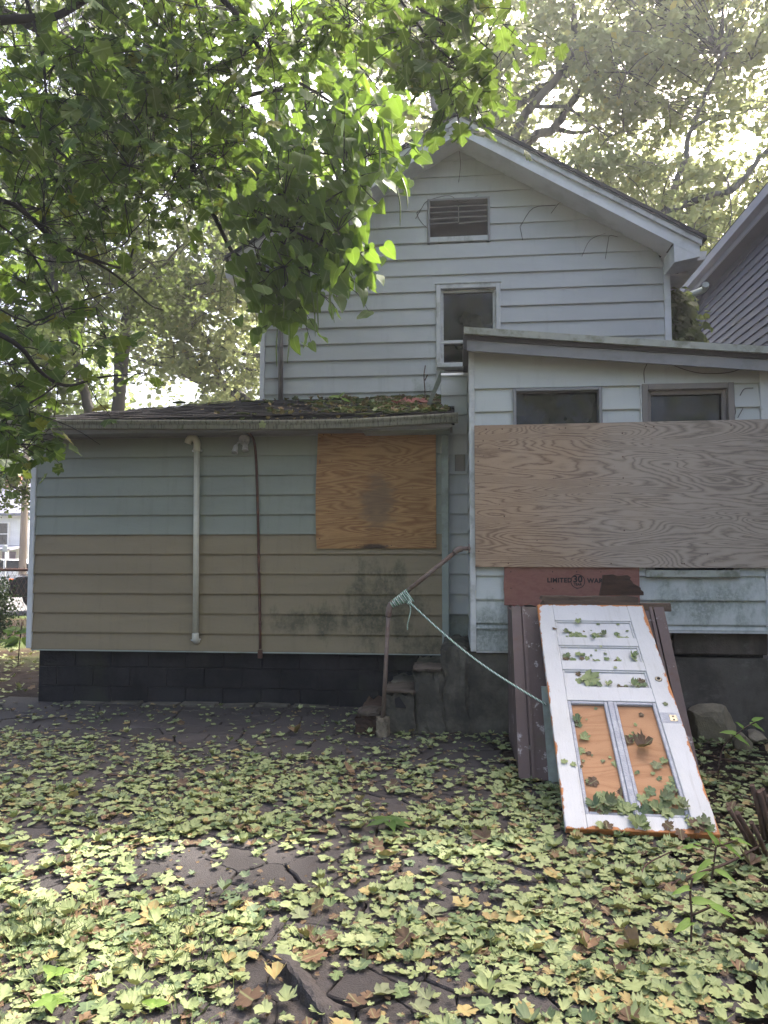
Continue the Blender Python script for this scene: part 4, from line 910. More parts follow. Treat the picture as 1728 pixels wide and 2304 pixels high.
# ------------------------------------------------------------------ rocks, stalks, vines on the wall
def rock(name, loc, size, label, seed):
    r = random.Random(seed); bm = bmesh.new(); bmesh.ops.create_icosphere(bm, subdivisions=3, radius=1)
    ns = [Vector((r.uniform(-1, 1), r.uniform(-1, 1), r.uniform(-.6, 1))).normalized() for _ in range(9)]; ds_ = [r.uniform(.50, .80) for _ in ns]
    for v in bm.verts:
        for n, d in zip(ns, ds_):
            k = v.co.dot(n)
            if k > d: v.co -= n * (k - d)
        v.co = Vector((v.co.x * size[0], v.co.y * size[1], v.co.z * size[2])) * (1 + r.uniform(-.02, .02))
    o = MB().bm(bm).build(name, ROCK); o.location = loc; o.rotation_euler = (r.uniform(-.2, .2), r.uniform(-.2, .2), r.uniform(0, 3)); return tag(o, label, 'rock', 'rocks by the foundation')
rock('rock', G(1612, 1668) + Vector((0, .08, .12)), (0.26, .19, .20), 'large angular mossy rock leaning on the right foundation wall', 4)
rock('rock', G(1674, 1690) + Vector((0, 0, .065)), (0.085, .07, .09), 'small tan rock at the right foot of the large mossy rock', 8)
rock('rock', G(1712, 1675) + Vector((0, .1, .04)), (0.11, .09, .055), 'flat dark stone at the right frame edge by the foundation', 13)
st_ = thing('cut_stalks', 'clump of dead broken brown stalks standing in the leaves at the right edge', 'stalks')
for i, (x0, y0, x1, y1, r) in enumerate([(1700, 1925, 1640, 1820, .013), (1712, 1930, 1658, 1828, .015), (1722, 1900, 1692, 1766, .014), (1735, 1900, 1708, 1780, .017), (1740, 1880, 1716, 1775, .013), (1728, 1935, 1690, 1850, .013), (1745, 1920, 1730, 1790, .015)]):
    a = G(x0, y0, 0); b = W(x1, y1, a.y - random.uniform(-.05, .15)); MB().tube([a, a.lerp(b, .5) + Vector((.006, .0, .0)), b], [r, r * .9, r * .85], 8).build('stalk', STALK, st_)
def sprig(name, label, cat, lines, r, m, group=None):
    t = thing(name, label, cat, group=group)
    for L in lines: MB().tube(smooth_path(L, 4), r, 5).build('stem', m, t)
    return t
vy = HY - .026
sprig('dry_vine', 'thin dry vine stems clinging round the gable vent', 'vine', [[W(x, y, vy) for x, y in L] for L in ([(935, 492), (948, 470), (962, 452), (1000, 448), (1040, 455), (1075, 440)], [(962, 452), (975, 447), (1010, 440), (1030, 452)], [(948, 470), (938, 480), (948, 500), (960, 512)], [(1170, 510), (1200, 468), (1250, 462)], [(1170, 510), (1176, 540)])], .004, VINE)
sprig('dry_vine', 'loose dry vine strands hanging on the siding under the right rake', 'vine', [[W(x, y, vy) for x, y in L] for L in ([(1309, 577), (1328, 540), (1362, 525)], [(1362, 582), (1368, 545), (1372, 530), (1390, 533)], [(1240, 480), (1255, 460), (1262, 455)], [(1034, 340), (1036, 372), (1032, 410)])], .0035, VINE)
sprig('dry_vine', 'dry vine strand looping under the eave of the right room', 'vine', [[W(x, y, RY - .026) for x, y in L] for L in ([(1500, 812), (1530, 828), (1580, 840), (1640, 838), (1680, 825)], [(1450, 862), (1449, 835), (1456, 818)], [(1648, 895), (1655, 925), (1650, 940)], [(1665, 890), (1675, 875), (1695, 873)], [(1660, 940), (1672, 918)])], .0035, VINE)
sprig('dry_twig', 'bare dry stem standing up from the left roof by the gable window', 'twig', [[W(957, 912, 8.3), W(956, 880, 8.3), W(954, 845, 8.3), W(957, 822, 8.3)], [W(956, 856, 8.3), W(962, 843, 8.3)]], .007, STALK)

# ------------------------------------------------------------------ neighbour's house on the right
nb = thing('neighbour_house', 'slate blue clapboard house seen at the right edge beyond the gable', 'house')
NX, NEY0, NEY1, NEZ = 4.42, 4.2, 14.1, 6.33
for k in range(46):
    z0 = 0.6 + 0.1235 * k; z1 = z0 + 0.1235
    if z1 > NEZ - 0.02: break
    V = [(NX - .026, NEY0, z0), (NX - .026, NEY1 - .02, z0), (NX - .003, NEY1 - .02, z1), (NX - .003, NEY0, z1), (NX + .004, NEY0, z0), (NX + .004, NEY1 - .02, z0)]
    MB().add(V, [(0, 3, 2, 1), (0, 1, 5, 4)]).build('siding_board', NSIDE, nb)
MB().box(NX + .005, NX + 7, NEY0, NEY1 - .02, -0.05, NEZ - .01).build('wall', NSIDE, nb)
MB().box(4.22, NX + .02, NEY0, NEY1, NEZ - .17, NEZ - .155).build('soffit', NSIDE, nb)
MB().box(4.18, 4.205, NEY0, NEY1, NEZ - .19, NEZ + .0, c=.004).build('fascia', NTRIM, nb)
MB().prism([(4.075, NEZ - .10), (4.178, NEZ - .11), (4.178, NEZ + .02), (4.06, NEZ + .02)], 1, NEY0, NEY1).build('gutter', NTRIM, nb)
MB().prism([(4.05, NEZ + .024), (NX + 3.5, NEZ + 2.3), (NX + 3.5, NEZ + 2.2), (4.19, NEZ - .0)], 1, NEY0, NEY1 + .02).build('roof', ROOFDARK, nb)
MB().box(4.1, NX + .01, NEY1 + .001, NEY1 + .02, NEZ - .35, NEZ + .04).build('eave_return', NTRIM, nb)

# ------------------------------------------------------------------ far left: fence, cars, street, white house
ff = thing('chain_link_fence', 'dark chain link fence with a pipe top rail left of the house', 'fence')
FY = 12.0; fx0, fx1 = -11.0, -6.0; FZ = 1.29
MB().tube([(fx0, FY, FZ), (fx1, FY, FZ)], 0.024, 8).build('top_rail', RUST, ff)
for x in (-9.6, -6.55): MB().tube([(x, FY + .03, -.05), (x, FY + .03, FZ + .06)], 0.024, 8).build('post', GALV, ff)
mb = MB(); s = 0.085; n_ = int((fx1 - fx0) / s)
for sg in (1, -1):
    for i in range(-24, n_ + 24):
        x = fx0 + i * s; p, q = (x, FY - .026 + .003 * sg, 0.02), (x + sg * (FZ + .05) * .55, FY - .026 + .003 * sg, FZ + .06)
        if max(p[0], q[0]) < fx0 or min(p[0], q[0]) > fx1: continue
        mb.tube([p, q], 0.0028, 3, cap=False, smooth=False)
tag(mb.build('mesh_wire', RUST, ff), kind='stuff')
BLACKP = m_plain('black_car_paint', (0.012, 0.012, 0.015), 0.12, 0.1, 2, bump=0.0, spec=0.7); WHITEP = m_plain('white_car_paint', (0.75, 0.75, 0.76), 0.2, 0.04, 2, bump=0, spec=0.5)
TYRE = m_plain('tyre_rubber', (0.015, 0.015, 0.016), 0.8); CHROME = m_plain('chrome', (0.6, 0.6, 0.62), 0.15, 0.05, 2, metal=0.9, bump=0); AMBER = m_plain('amber_lens', (0.8, 0.22, 0.06), 0.2, 0.1, 5, bump=0); CARGL = m_plain('car_glass', (0.02, 0.022, 0.025), 0.05, 0.1, 2, bump=0, spec=0.8)
def vehicle(name, label, loc, rz, prof, glass, paint, wid, wheels, group=None, front=True):
    """prof: side outline (x forward, z); glass: list of side window polygons"""
    t = thing(name, label, 'car', loc, (0, 0, rz), group)
    bm = bmesh.new(); n = len(prof); rowsv = []
    for yy, k in ((-wid, .90), (-wid * .94, .985), (-wid * .8, 1.0), (wid * .8, 1.0), (wid * .94, .985), (wid, .90)):
        cz = .8; rowsv.append([bm.verts.new((x * (1 if abs(yy) < wid * .9 else .985), yy, cz + (z - cz) * k)) for x, z in prof])
    for a, b in zip(rowsv[:-1], rowsv[1:]):
        for i in range(n): bm.faces.new((a[i], a[(i + 1) % n], b[(i + 1) % n], b[i]))
    bm.faces.new(rowsv[0][::-1]); bm.faces.new(rowsv[-1]); bmesh.ops.recalc_face_normals(bm, faces=bm.faces)
    bmesh.ops.bevel(bm, geom=[e for e in bm.edges], offset=.02, segments=1, affect='EDGES')
    MB().bm(bm).build('body', paint, t)
    for gp in glass:
        for s in (-1, 1): MB().prism([(x, z) for x, z in gp], 1, s * (wid - .01), s * (wid + .012)).build('side_window', CARGL, t)
    for x in wheels:
        for s in (-1, 1):
            w_ = MB().lathe([(.0, 0), (.30, 0), (.355, .03), (.355, .19), (.30, .22), (.0, .22)], (x, s * (wid - .18), .355), (0, s, 0), 20).build('wheel', TYRE, t)
            MB().lathe([(.0, 0), (.20, .0), (.22, .02), (.05, .03), (.0, .035)], (x, s * (wid + .045), .355), (0, s, 0), 14).build('rim', CHROME, w_)
    return t
suv = [(2.3, .42), (2.38, .62), (2.36, .88), (2.2, .99), (1.0, 1.08), (.25, 1.48), (-1.5, 1.50), (-2.2, 1.1), (-2.35, .95), (-2.35, .45)]
vy_ = 19.6; vx = W(12, 1330, vy_).x
t = vehicle('parked_car', 'black parked car with amber lights seen through the chain link fence', (vx + 1.85, vy_ + 1.45, 0), math.atan2(-.62, -.78), suv, [[(.9, 1.08), (.25, 1.42), (-.6, 1.43), (-.6, 1.08)], [(-.68, 1.08), (-.68, 1.43), (-1.4, 1.43), (-1.8, 1.08)]], BLACKP, .93, (1.45, -1.45))
for s in (-1, 1):
    MB().box(2.30, 2.392, s * .62 - .22, s * .62 + .22, .78, .88, c=.015).build('headlight', CHROME, t); MB().box(2.25, 2.37, s * .83 - .085, s * .83 + .085, .885, .935, c=.01).build('indicator', AMBER, t)
for k in range(4): MB().box(2.36, 2.395, -.38, .38, .66 + k * .07, .69 + k * .07, c=.004).build('grille_bar', CHROME, t)
MB().box(2.32, 2.46, -.9, .9, .44, .62, c=.03).build('bumper', BLACKP, t); MB().box(2.462, 2.47, -.15, .15, .49, .59).build('number_plate', WHITEP, t)
wx = W(45, 1270, 33).x
vehicle('parked_car', 'white parked car beyond the street at the far left', (wx, 33, 0), 0.15, [(2.2, .4), (2.25, .7), (2.1, .92), (1.2, 1.0), (.5, 1.42), (-1.2, 1.44), (-1.9, 1.02), (-2.2, .95), (-2.25, .5), (-2.2, .4)], [[(1.05, 1.0), (.45, 1.36), (-.3, 1.38), (-.3, 1.0)], [(-.38, 1.0), (-.38, 1.38), (-1.15, 1.38), (-1.7, 1.02)]], WHITEP, .86, (1.35, -1.35))
POLEW = m_bark('utility_pole_wood', (0.20, 0.16, 0.13), (0.32, 0.27, 0.23), 5)
up = thing('utility_pole', 'wooden utility pole in front of the white house at the far left', 'utility pole')
px_ = W(50, 1285, 30).x
MB().tube([(px_, 30, -.05), (px_ + .05, 30, 9.5)], [.16, .11], 10).build('pole', POLEW, up); MB().box(px_ - 1.1, px_ + 1.2, 29.86, 29.97, 8.7, 8.82, c=.01).build('crossarm', POLEW, up)
for k in (-.95, -.45, .6, 1.05): MB().lathe([(.05, 0), (.06, .06), (.03, .12)], (px_ + k, 29.92, 8.825), (0, 0, 1), 8).build('insulator', GALV, up)
sg = thing('street_sign', 'small grey street sign on a thin post at the far left', 'sign'); sp = W(12, 1255, 25)
MB().tube([(sp.x, 25, -.05), (sp.x, 25, 1.95)], .028, 6).build('post', GALV, sg); MB().box(sp.x - .09, sp.x + .09, 24.945, 24.965, 1.70, 1.92, c=.006).build('sign_plate', m_plain('sign_grey', (.45, .47, .46), .5), sg)
WH = m_siding('white_clapboard', (0.74, 0.74, 0.76)); WROOF = m_plain('blue_grey_roof', (0.17, 0.175, 0.23), .8, .2, 4)
wh = thing('white_house', 'white clapboard house across the street at the far left', 'house'); wx1 = W(62, 1280, 46).x; wx0 = wx1 - 13
for k in range(22): V = [(wx0, 46.0, .3 + k * .18), (wx1, 46.0, .3 + k * .18), (wx1, 46.025, .48 + k * .18), (wx0, 46.025, .48 + k * .18), (wx0, 46.05, .3 + k * .18), (wx1, 46.05, .3 + k * .18)]; MB().add(V, [(0, 1, 2, 3), (0, 4, 5, 1)]).build('siding_board', WH, wh)
MB().box(wx0, wx1, 46.03, 54, -.05, 4.26).build('wall', WH, wh); MB().prism([(45.6, 4.22), (50, 6.6), (54.4, 4.22), (54.4, 4.4), (50, 6.8), (45.6, 4.4)], 0, wx0 - .3, wx1 + .3).build('roof', WROOF, wh)
for x in (W(6, 1190, 46).x, W(6, 1190, 46).x - 3.5):
    w_ = MB().box(x - .42, x + .42, 45.9, 46.0, 2.35, 3.75).build('window', GLASS, wh); frame_rect('frame', WH, w_, x - .5, x + .5, 2.27, 3.83, 45.86, 46.0, .08); MB().box(x - .42, x + .42, 45.88, 45.898, 3.02, 3.08).build('sash_bar', WH, w_)
xp = W(8, 1240, 44.5).x; MB().prism([(44.2, 2.05), (46, 2.3), (46, 2.2), (44.2, 1.95)], 0, xp - 3, xp + .6).build('porch_roof', WROOF, wh); MB().box(xp + .3, xp + .42, 44.3, 44.42, 0, 1.97).build('porch_post', WH, wh); MB().box(xp - 1.0, xp - .1, 45.93, 46.0, .2, 1.9).build('front_door', m_plain('purple_door', (.10, .05, .14), .5), wh)
CHIM = m_plain('red_brick_chimney', (0.32, 0.12, 0.08), .9, .2, 8)
MB().box(W(33, 1140, 50).x - .4, W(33, 1140, 50).x + .4, 49.4, 50.4, 5.0, 7.3).build('chimney', CHIM, wh)
WIRE = m_plain('black_wire', (.02, .02, .02), .6)
for i, (ya, yb_) in enumerate([(925, 867), (948, 897), (960, 925)]):
    a, b = W(-60, ya + 75, 27), W(640, yb_ - 10, 24); pts = [a.lerp(b, k / 14) - Vector((0, 0, .35 * math.sin(math.pi * k / 14))) for k in range(15)]
    tag(MB().tube(pts, .011, 4).build('power_line', WIRE), ['highest of the three wires strung behind the left addition', 'middle one of the three wires strung behind the left addition', 'lowest of the three wires strung behind the left addition'][i], 'power line', 'wires behind the left addition')

# ------------------------------------------------------------------ trees
TM = [maple_hang() for _ in range(9)]; TC = [catalpa(f, c) for f, c in ((.25, -.2), (.1, -.35), (-.12, .1), (.4, -.15), (.2, .12), (.05, -.5))]
def limb(t, pts, r0, r1, m, name='branch', n=8, wob=0.0):
    P = smooth_path(pts, 5); k = len(P)
    P = [p + Vector([random.uniform(-wob, wob) for _ in range(3)]) for p in P]
    MB().tube(P, [r0 + (r1 - r0) * i / (k - 1) for i in range(k)], n).build(name, m, t); return P
def add_leaves(t, tmpls, pos, td, nd, size, tint, m, n_parts=300):
    """the leaves that show largest become parts of their own, the rest one part"""
    pos, td, nd, size, tint = map(np.asarray, (pos, td, nd, size, tint)); key = np.zeros(len(pos))
    for i, p in enumerate(pos):
        q = proj(p); key[i] = size[i] / q[2] if q and -20 < q[0] < 1748 and -20 < q[1] < 2324 else 0
    order = np.argsort(-key + RNG.uniform(0, .2, len(key)) * key.max()); big, rest = order[:n_parts], order[n_parts:]
    if n_parts:
        R = frames(td[big], nd[big]); vs = []
        for k, (V, F) in enumerate(tmpls):
            for c in range(3): vs.append(tri_mesh('leaf', np.c_[V, np.abs(V[:, 0])], F, np.full(len(F), (.12, .5, .88)[c]), m))
        for j, i in enumerate(big):
            o = bpy.data.objects.new('leaf', vs[random.randrange(len(tmpls)) * 3 + min(2, int(tint[i] * 3))]); C.objects.link(o); o.parent = t
            M = Matrix([list(R[j][0] * size[i]) + [pos[i][0]], list(R[j][1] * size[i]) + [pos[i][1]], list(R[j][2] * size[i]) + [pos[i][2]], [0, 0, 0, 1]]); o.matrix_local = M
    V, F, T = scatter(tmpls, pos[rest], td[rest], nd[rest], size[rest], tint[rest])
    tag(link('foliage', tri_mesh('foliage', V, F, T, m), t), kind='stuff')
def twigs(t, anchors, ends, m, r=0.006, name='twigs'):
    mb = MB()
    for a, e in zip(anchors, ends):
        a, e = Vector(a), Vector(e); L = (e - a).length; mid = a.lerp(e, .5) + Vector((random.uniform(-.08, .08), random.uniform(-.08, .08), random.uniform(0, .12))) * min(L, 1.5)
        mb.tube(smooth_path([a, mid, e], 3), [r, r * .9, r * .85, r * .8, r * .7, r * .6, r * .45], 4, cap=False)
    tag(mb.build(name, m, t), kind='stuff')
def nearest(p, pool): return min(pool, key=lambda q: (q - p).length_squared)

# --- maple overhead on the left (its trunk stands outside the frame)
mp = thing('maple_tree', 'maple with dark branches overhanging from the upper left, pointed lobed leaves', 'tree')
pool = []
trunk = limb(mp, [(-6.0, 4.2, -.1), (-5.9, 4.3, 1.5), (-5.6, 4.4, 3.2), (-5.0, 4.5, 4.6), (-3.8, 4.7, 5.9), (-2.5, 4.8, 6.6)], .24, .08, BARKD, 'trunk', 12, .01)
def lp(L): return [W(x, y, Y) for x, y, Y in L]
pool += limb(mp, lp([(-120, 60, 4.6), (0, 46, 4.7), (80, 40, 4.8), (135, 33, 4.9), (240, -30, 5.0), (400, -120, 5.1)]), .034, .02, BARKD)
pool += limb(mp, lp([(-160, 420, 4.4), (0, 450, 4.6), (54, 477, 4.7), (108, 526, 4.8), (152, 559, 4.9), (217, 586, 5.0), (282, 602, 5.1), (300, 560, 5.15)]), .020, .007, BARKD)
pool += limb(mp, lp([(30, 440, 4.7), (76, 500, 4.8), (139, 555, 4.9), (211, 589, 5.0), (253, 614, 5.1), (295, 648, 5.2), (338, 686, 5.3), (367, 698, 5.3)]), .013, .005, BARKD)
pool += limb(mp, lp([(-140, 690, 4.4), (0, 753, 4.6), (51, 787, 4.7), (84, 829, 4.8), (122, 859, 4.9), (160, 867, 5.0), (219, 850, 5.1), (274, 844, 5.2)]), .021, .006, BARKD)
pool += limb(mp, lp([(-100, 250, 4.6), (20, 270, 4.8), (120, 330, 5.0), (210, 420, 5.2), (260, 500, 5.3)]), .018, .006, BARKD)
pool += limb(mp, lp([(60, 0, 4.8), (95, 120, 4.8), (110, 250, 4.9), (160, 360, 5.0)]), .014, .005, BARKD)
pool += limb(mp, lp([(350, -160, 5.0), (542, 43, 5.2), (570, 87, 5.3), (597, 130, 5.5), (624, 163, 5.6)]), .026, .012, BARKD)
pool += limb(mp, lp([(700, -200, 4.6), (860, -60, 4.7), (960, 30, 4.8), (1050, 70, 4.9), (1120, 130, 5.0)]), .018, .004, BARKD)
pool += limb(mp, lp([(860, -60, 4.7), (960, 80, 4.9), (1050, 170, 5.0), (1080, 230, 5.0)]), .010, .003, BARKD)
pool += limb(mp, lp([(-60, 1000, 4.5), (30, 930, 4.7), (110, 880, 4.9), (160, 830, 5.0)]), .009, .004, BARKD)
for L, r0 in (([(-40, 470, 4.7), (60, 560, 4.8), (110, 640, 4.8), (150, 720, 4.9), (165, 800, 4.9)], .009), ([(60, 735, 4.7), (120, 705, 4.8), (180, 680, 4.9), (260, 650, 5), (330, 600, 5.1)], .007), ([(-30, 540, 4.7), (130, 590, 4.8), (260, 560, 5), (305, 515, 5.1)], .007), ([(-60, 670, 4.5), (80, 730, 4.7), (140, 700, 4.8), (215, 690, 4.9)], .007),
              ([(240, 280, 5.2), (300, 380, 5.2), (330, 470, 5.3), (335, 560, 5.3)], .009), ([(330, 240, 5.4), (250, 330, 5.3), (160, 420, 5.2), (90, 470, 5.1)], .008), ([(120, 150, 5), (230, 260, 5.1), (300, 300, 5.2), (390, 400, 5.3)], .010), ([(0, 330, 4.8), (120, 400, 4.9), (200, 520, 5.1), (230, 600, 5.2)], .008), ([(170, 560, 4.9), (190, 640, 4.9), (240, 700, 5)], .005)): pool += limb(mp, lp(L), r0, .003, BARKD, 'branch', 6, .006)
rm = random.Random(21); clumps = []
def inside(poly, x, y):
    c = False; j = len(poly) - 1
    for i in range(len(poly)):
        if (poly[i][1] > y) != (poly[j][1] > y) and x < (poly[j][0] - poly[i][0]) * (y - poly[i][1]) / (poly[j][1] - poly[i][1]) + poly[i][0]: c = not c
        j = i
    return c
region = [(-250, -420), (1150, -420), (1165, 40), (1110, 190), (1060, 260), (985, 255), (930, 150), (800, 110), (650, 190), (540, 300), (470, 440), (400, 520), (250, 570), (90, 560), (-250, 640)]
for _ in range(1500):
    x, y = rm.uniform(-250, 1180), rm.uniform(-420, 640)
    if not inside(region, x, y): continue
    if y > 0 and rm.random() > (0.36 if x < 620 else 0.15): continue
    if y <= 0 and rm.random() > (0.26 if x < 620 else .10): continue
    clumps.append((x, y, rm.uniform(4.3, 6.4) if x < 720 else rm.uniform(4.4, 5.4), rm.uniform(.20, .36), 16 if x < 620 else 11))
for x, y in [(1000, 60), (1050, 40), (1100, 60), (1140, 100), (1020, 130), (1080, 140), (1120, 190), (1010, 200), (1060, 220), (1100, 250), (1030, 260), (960, 80), (930, 30), (980, 150), (1150, 20)]: clumps.append((x, y, rm.uniform(4.6, 5.2), .17, 5))
for _ in range(150): clumps.append((rm.uniform(-250, 880), rm.uniform(-1000, -420), rm.uniform(4.4, 6.2), rm.uniform(.25, .42), 17))  # unseen upper clumps, added to keep sun off the leaves below
for x, y, n_ in [(60, 640, 12), (120, 690, 14), (190, 700, 9), (30, 730, 16), (100, 790, 12), (185, 780, 10), (240, 760, 6), (290, 775, 6), (40, 870, 26), (55, 930, 30), (25, 1000, 24), (85, 980, 16), (-30, 950, 25), (10, 1060, 12), (60, 1010, 12), (200, 640, 6), (330, 840, 3), (20, 820, 14), (225, 1000, 0), (-20, 780, 14), (-60, 650, 20), (130, 860, 4), (220, 905, 2)]:
    clumps.append((x, y, rm.uniform(4.5, 5.2), .19, n_))
pos, td, nd, sz, tn, an, en = [], [], [], [], [], [], []
for x, y, Y, r, n_ in clumps:
    c = W(x, y, Y); an.append(nearest(c, pool)); en.append(c)
    lowleft = y > 590
    for _ in range(n_):
        o = Vector((rm.gauss(0, .55), rm.gauss(0, .8), rm.gauss(0, .45))) * r; p = c + o
        if rm.random() < .5: an.append(c); en.append(p)
        a = rm.uniform(0, 6.28); pos.append(p); td.append((math.cos(a) * .8, math.sin(a) * .8, rm.uniform(-1.0, -.1))); nd.append((rm.gauss(0, .5), rm.gauss(-.35, .5), rm.gauss(.75, .35)))
        sz.append(rm.uniform(.07, .135) * (1.12 if x > 800 else 1.0)); tn.append(min(.98, max(0, rm.gauss(.45, .28))))
twigs(mp, an, en, BARKD, .0042)
add_leaves(mp, TM, pos, td, nd, sz, tn, LEAFM)

# --- catalpa in front of the gable: big heart-shaped leaves and hanging pods
ct = thing('catalpa_tree', 'catalpa bough with large heart-shaped leaves and long hanging pods before the gable', 'tree')
limb(ct, [(-7.2, 6.2, -.1), (-7.1, 6.2, 1.6), (-6.7, 6.3, 3.4), (-5.9, 6.4, 5.0), (-4.9, 6.5, 6.0)], .22, .10, BARKD, 'trunk', 12, .01); pool = []
pool += limb(ct, [(-4.95, 6.5, 5.95)] + lp([(-60, 30, 6.5), (80, 60, 6.5), (200, 119, 6.5), (228, 152, 6.5), (282, 184, 6.5), (320, 228, 6.5), (369, 260, 6.5), (423, 271, 6.5), (470, 255, 6.6), (560, 215, 6.8), (640, 200, 6.9)]), .060, .018, BARKD)
pool += limb(ct, lp([(405, 268, 6.5), (429, 325, 6.5), (434, 380, 6.5), (456, 450, 6.5), (483, 488, 6.55), (521, 564, 6.6), (565, 620, 6.7), (600, 640, 6.8)]), .036, .012, BARKD)
pool += limb(ct, lp([(432, 340, 6.5), (470, 400, 6.4), (520, 440, 6.4), (600, 490, 6.4), (700, 540, 6.4), (790, 590, 6.4)]), .020, .006, BARKD)
pool += limb(ct, lp([(282, 184, 6.5), (400, 130, 6.6), (540, 60, 6.7), (624, 163, 6.8), (680, 190, 6.9), (760, 240, 7.0), (840, 300, 7.0)]), .030, .008, BARKD)
pool += limb(ct, lp([(470, 255, 6.6), (560, 290, 6.6), (660, 330, 6.7), (760, 350, 6.8), (850, 360, 6.9)]), .018, .005, BARKD)
pool += limb(ct, lp([(624, 100, 6.8), (720, 90, 6.9), (800, 140, 7.0), (880, 240, 7.0)]), .016, .005, BARKD)
pool += limb(ct, lp([(521, 564, 6.6), (560, 590, 6.5), (600, 600, 6.5), (640, 640, 6.5), (660, 700, 6.5)]), .012, .005, BARKD)
rc = random.Random(33); cl = [(500, 470, .16, 6), (560, 470, .2, 10), (640, 440, .24, 14), (700, 470, .24, 14), (760, 520, .24, 14), (810, 570, .16, 8), (690, 560, .26, 16), (610, 520, .24, 12), (640, 600, .26, 14), (590, 610, .2, 10), (740, 590, .22, 12), (620, 690, .18, 8), (600, 380, .28, 14), (700, 360, .3, 16), (780, 390, .26, 14), (840, 310, .24, 14), (740, 270, .3, 14), (560, 330, .24, 8), (690, 250, .3, 12), (560, 70, .30, 14), (640, 110, .34, 18), (720, 70, .34, 18), (780, 130, .32, 18), (840, 200, .28, 16), (880, 290, .20, 12), (800, 260, .32, 20), (720, 210, .34, 20), (620, 200, .32, 16), (560, 270, .28, 14), (650, 300, .34, 22), (740, 330, .34, 22), (830, 350, .26, 16), (880, 370, .16, 8), (500, 330, .22, 8), (580, 370, .28, 14), (680, 400, .32, 20), (770, 430, .26, 16), (800, 400, .2, 8),
      (520, 420, .20, 8), (600, 450, .25, 16), (560, 400, .2, 8), (660, 480, .26, 18), (720, 520, .26, 20), (780, 560, .24, 16), (830, 590, .18, 9), (640, 550, .26, 16), (580, 560, .22, 10), (550, 610, .2, 9), (700, 600, .26, 16), (640, 640, .26, 16), (590, 660, .22, 12), (720, 660, .20, 9), (660, 710, .18, 9), (620, 730, .16, 6), (560, 690, .16, 6), (760, 630, .2, 8), (930, 330, .10, 5), (905, 400, .10, 3), (780, 470, .1, 2), (690, 90, .3, 14), (850, 90, .3, 12), (600, -20, .4, 16), (760, -20, .4, 16)]
pos, td, nd, sz, tn, an, en = [], [], [], [], [], [], []
for x, y, r, n_ in cl:
    front = 380 < y < 640; Y = rc.uniform(6.2, 6.7) if front else rc.uniform(6.5, 7.3); c = W(x, y, Y); an.append(nearest(c, pool)); en.append(c)
    for _ in range(int(n_ * 1.3)):
        o = Vector((rc.gauss(0, .62), rc.gauss(0, .9), rc.gauss(0, .62))) * r; p = c + o
        if rc.random() < .6: an.append(c); en.append(p)
        pos.append(p); td.append((rc.gauss(.35, .42), rc.gauss(-.25, .4), rc.gauss(-.85, .3))); nd.append((rc.gauss(-.1, .55), rc.gauss(-.55, .5), rc.gauss(.55, .4)))
        sz.append(rc.uniform(.095, .20)); tn.append(min(1, max(0, rc.gauss(.5, .25))))
twigs(ct, an, en, BARKD, .0055); add_leaves(ct, TC, pos, td, nd, sz, tn, LEAFC)
POD = m_plain('green_pod', (0.15, 0.20, 0.07), 0.5, .15, 10)
for x, y, L in [(690, 250, .35), (660, 215, .4), (905, 400, .30), (893, 420, .34), (880, 220, .42), (858, 250, .4), (868, 160, .4), (780, 150, .4), (720, 160, .45), (713, 640, .45), (700, 650, .42), (742, 620, .42), (630, 640, .3), (505, 590, .42), (520, 600, .38), (650, 730, .36), (624, 740, .34), (543, 520, .40), (645, 560, .35), (770, 260, .5), (810, 330, .42), (590, 330, .4), (640, 420, .42), (850, 300, .45), (560, 480, .3)]:
    a = W(x, y, rc.uniform(6.2, 6.6)); b = a + Vector((rc.uniform(-.04, .06), rc.uniform(-.05, .05), -L))
    MB().tube(smooth_path([a, a.lerp(b, .5) + Vector((rc.uniform(-.02, .02), 0, 0)), b], 3), [.003, .006, .0075, .0075, .007, .006, .002], 6).build('seed_pod', POD, ct)

# --- background trees: limbs, and small leaves clustered along twigs that leave gaps
def crown(t, clumps, m, per, size, twig_pool, tw_m, tw_r=.012, seed=1, droop=.3, spread=(.7, .7, .45)):
    r = np.random.default_rng(seed); P, TW = [], []
    for (c, rad, k) in clumps:
        n_ = int(per * k); sub = max(2, n_ // 22); cs = np.array(c) + r.normal(size=(sub, 3)) * rad * np.array(spread); w_ = r.integers(0, sub, n_)
        P.append(cs[w_] + r.normal(size=(n_, 3)) * rad * .17 * np.array((1, 1, .7)))
        a = nearest(Vector(c), twig_pool); TW.append((a, Vector(c)))
        for q in cs[:6]: TW.append((Vector(c), Vector(q)))
    P = np.concatenate(P); n_ = len(P); a = r.uniform(0, 2 * np.pi, n_)
    T = np.stack([np.cos(a), np.sin(a), r.normal(-droop, .5, n_)], 1); N = np.stack([r.normal(0, .6, n_), r.normal(-.2, .6, n_), r.normal(.6, .5, n_)], 1)
    tint = np.clip(r.normal(.42, .22, n_) + .0, 0, 1)
    V, F, TT = scatter(QUAD, P, T, N, size * r.uniform(.6, 1.25, n_), tint); tag(link('foliage', tri_mesh('foliage', V, F, TT, m), t), kind='stuff')
    twigs(t, [q[0] for q in TW], [q[1] for q in TW], tw_m, tw_r)
    return n_
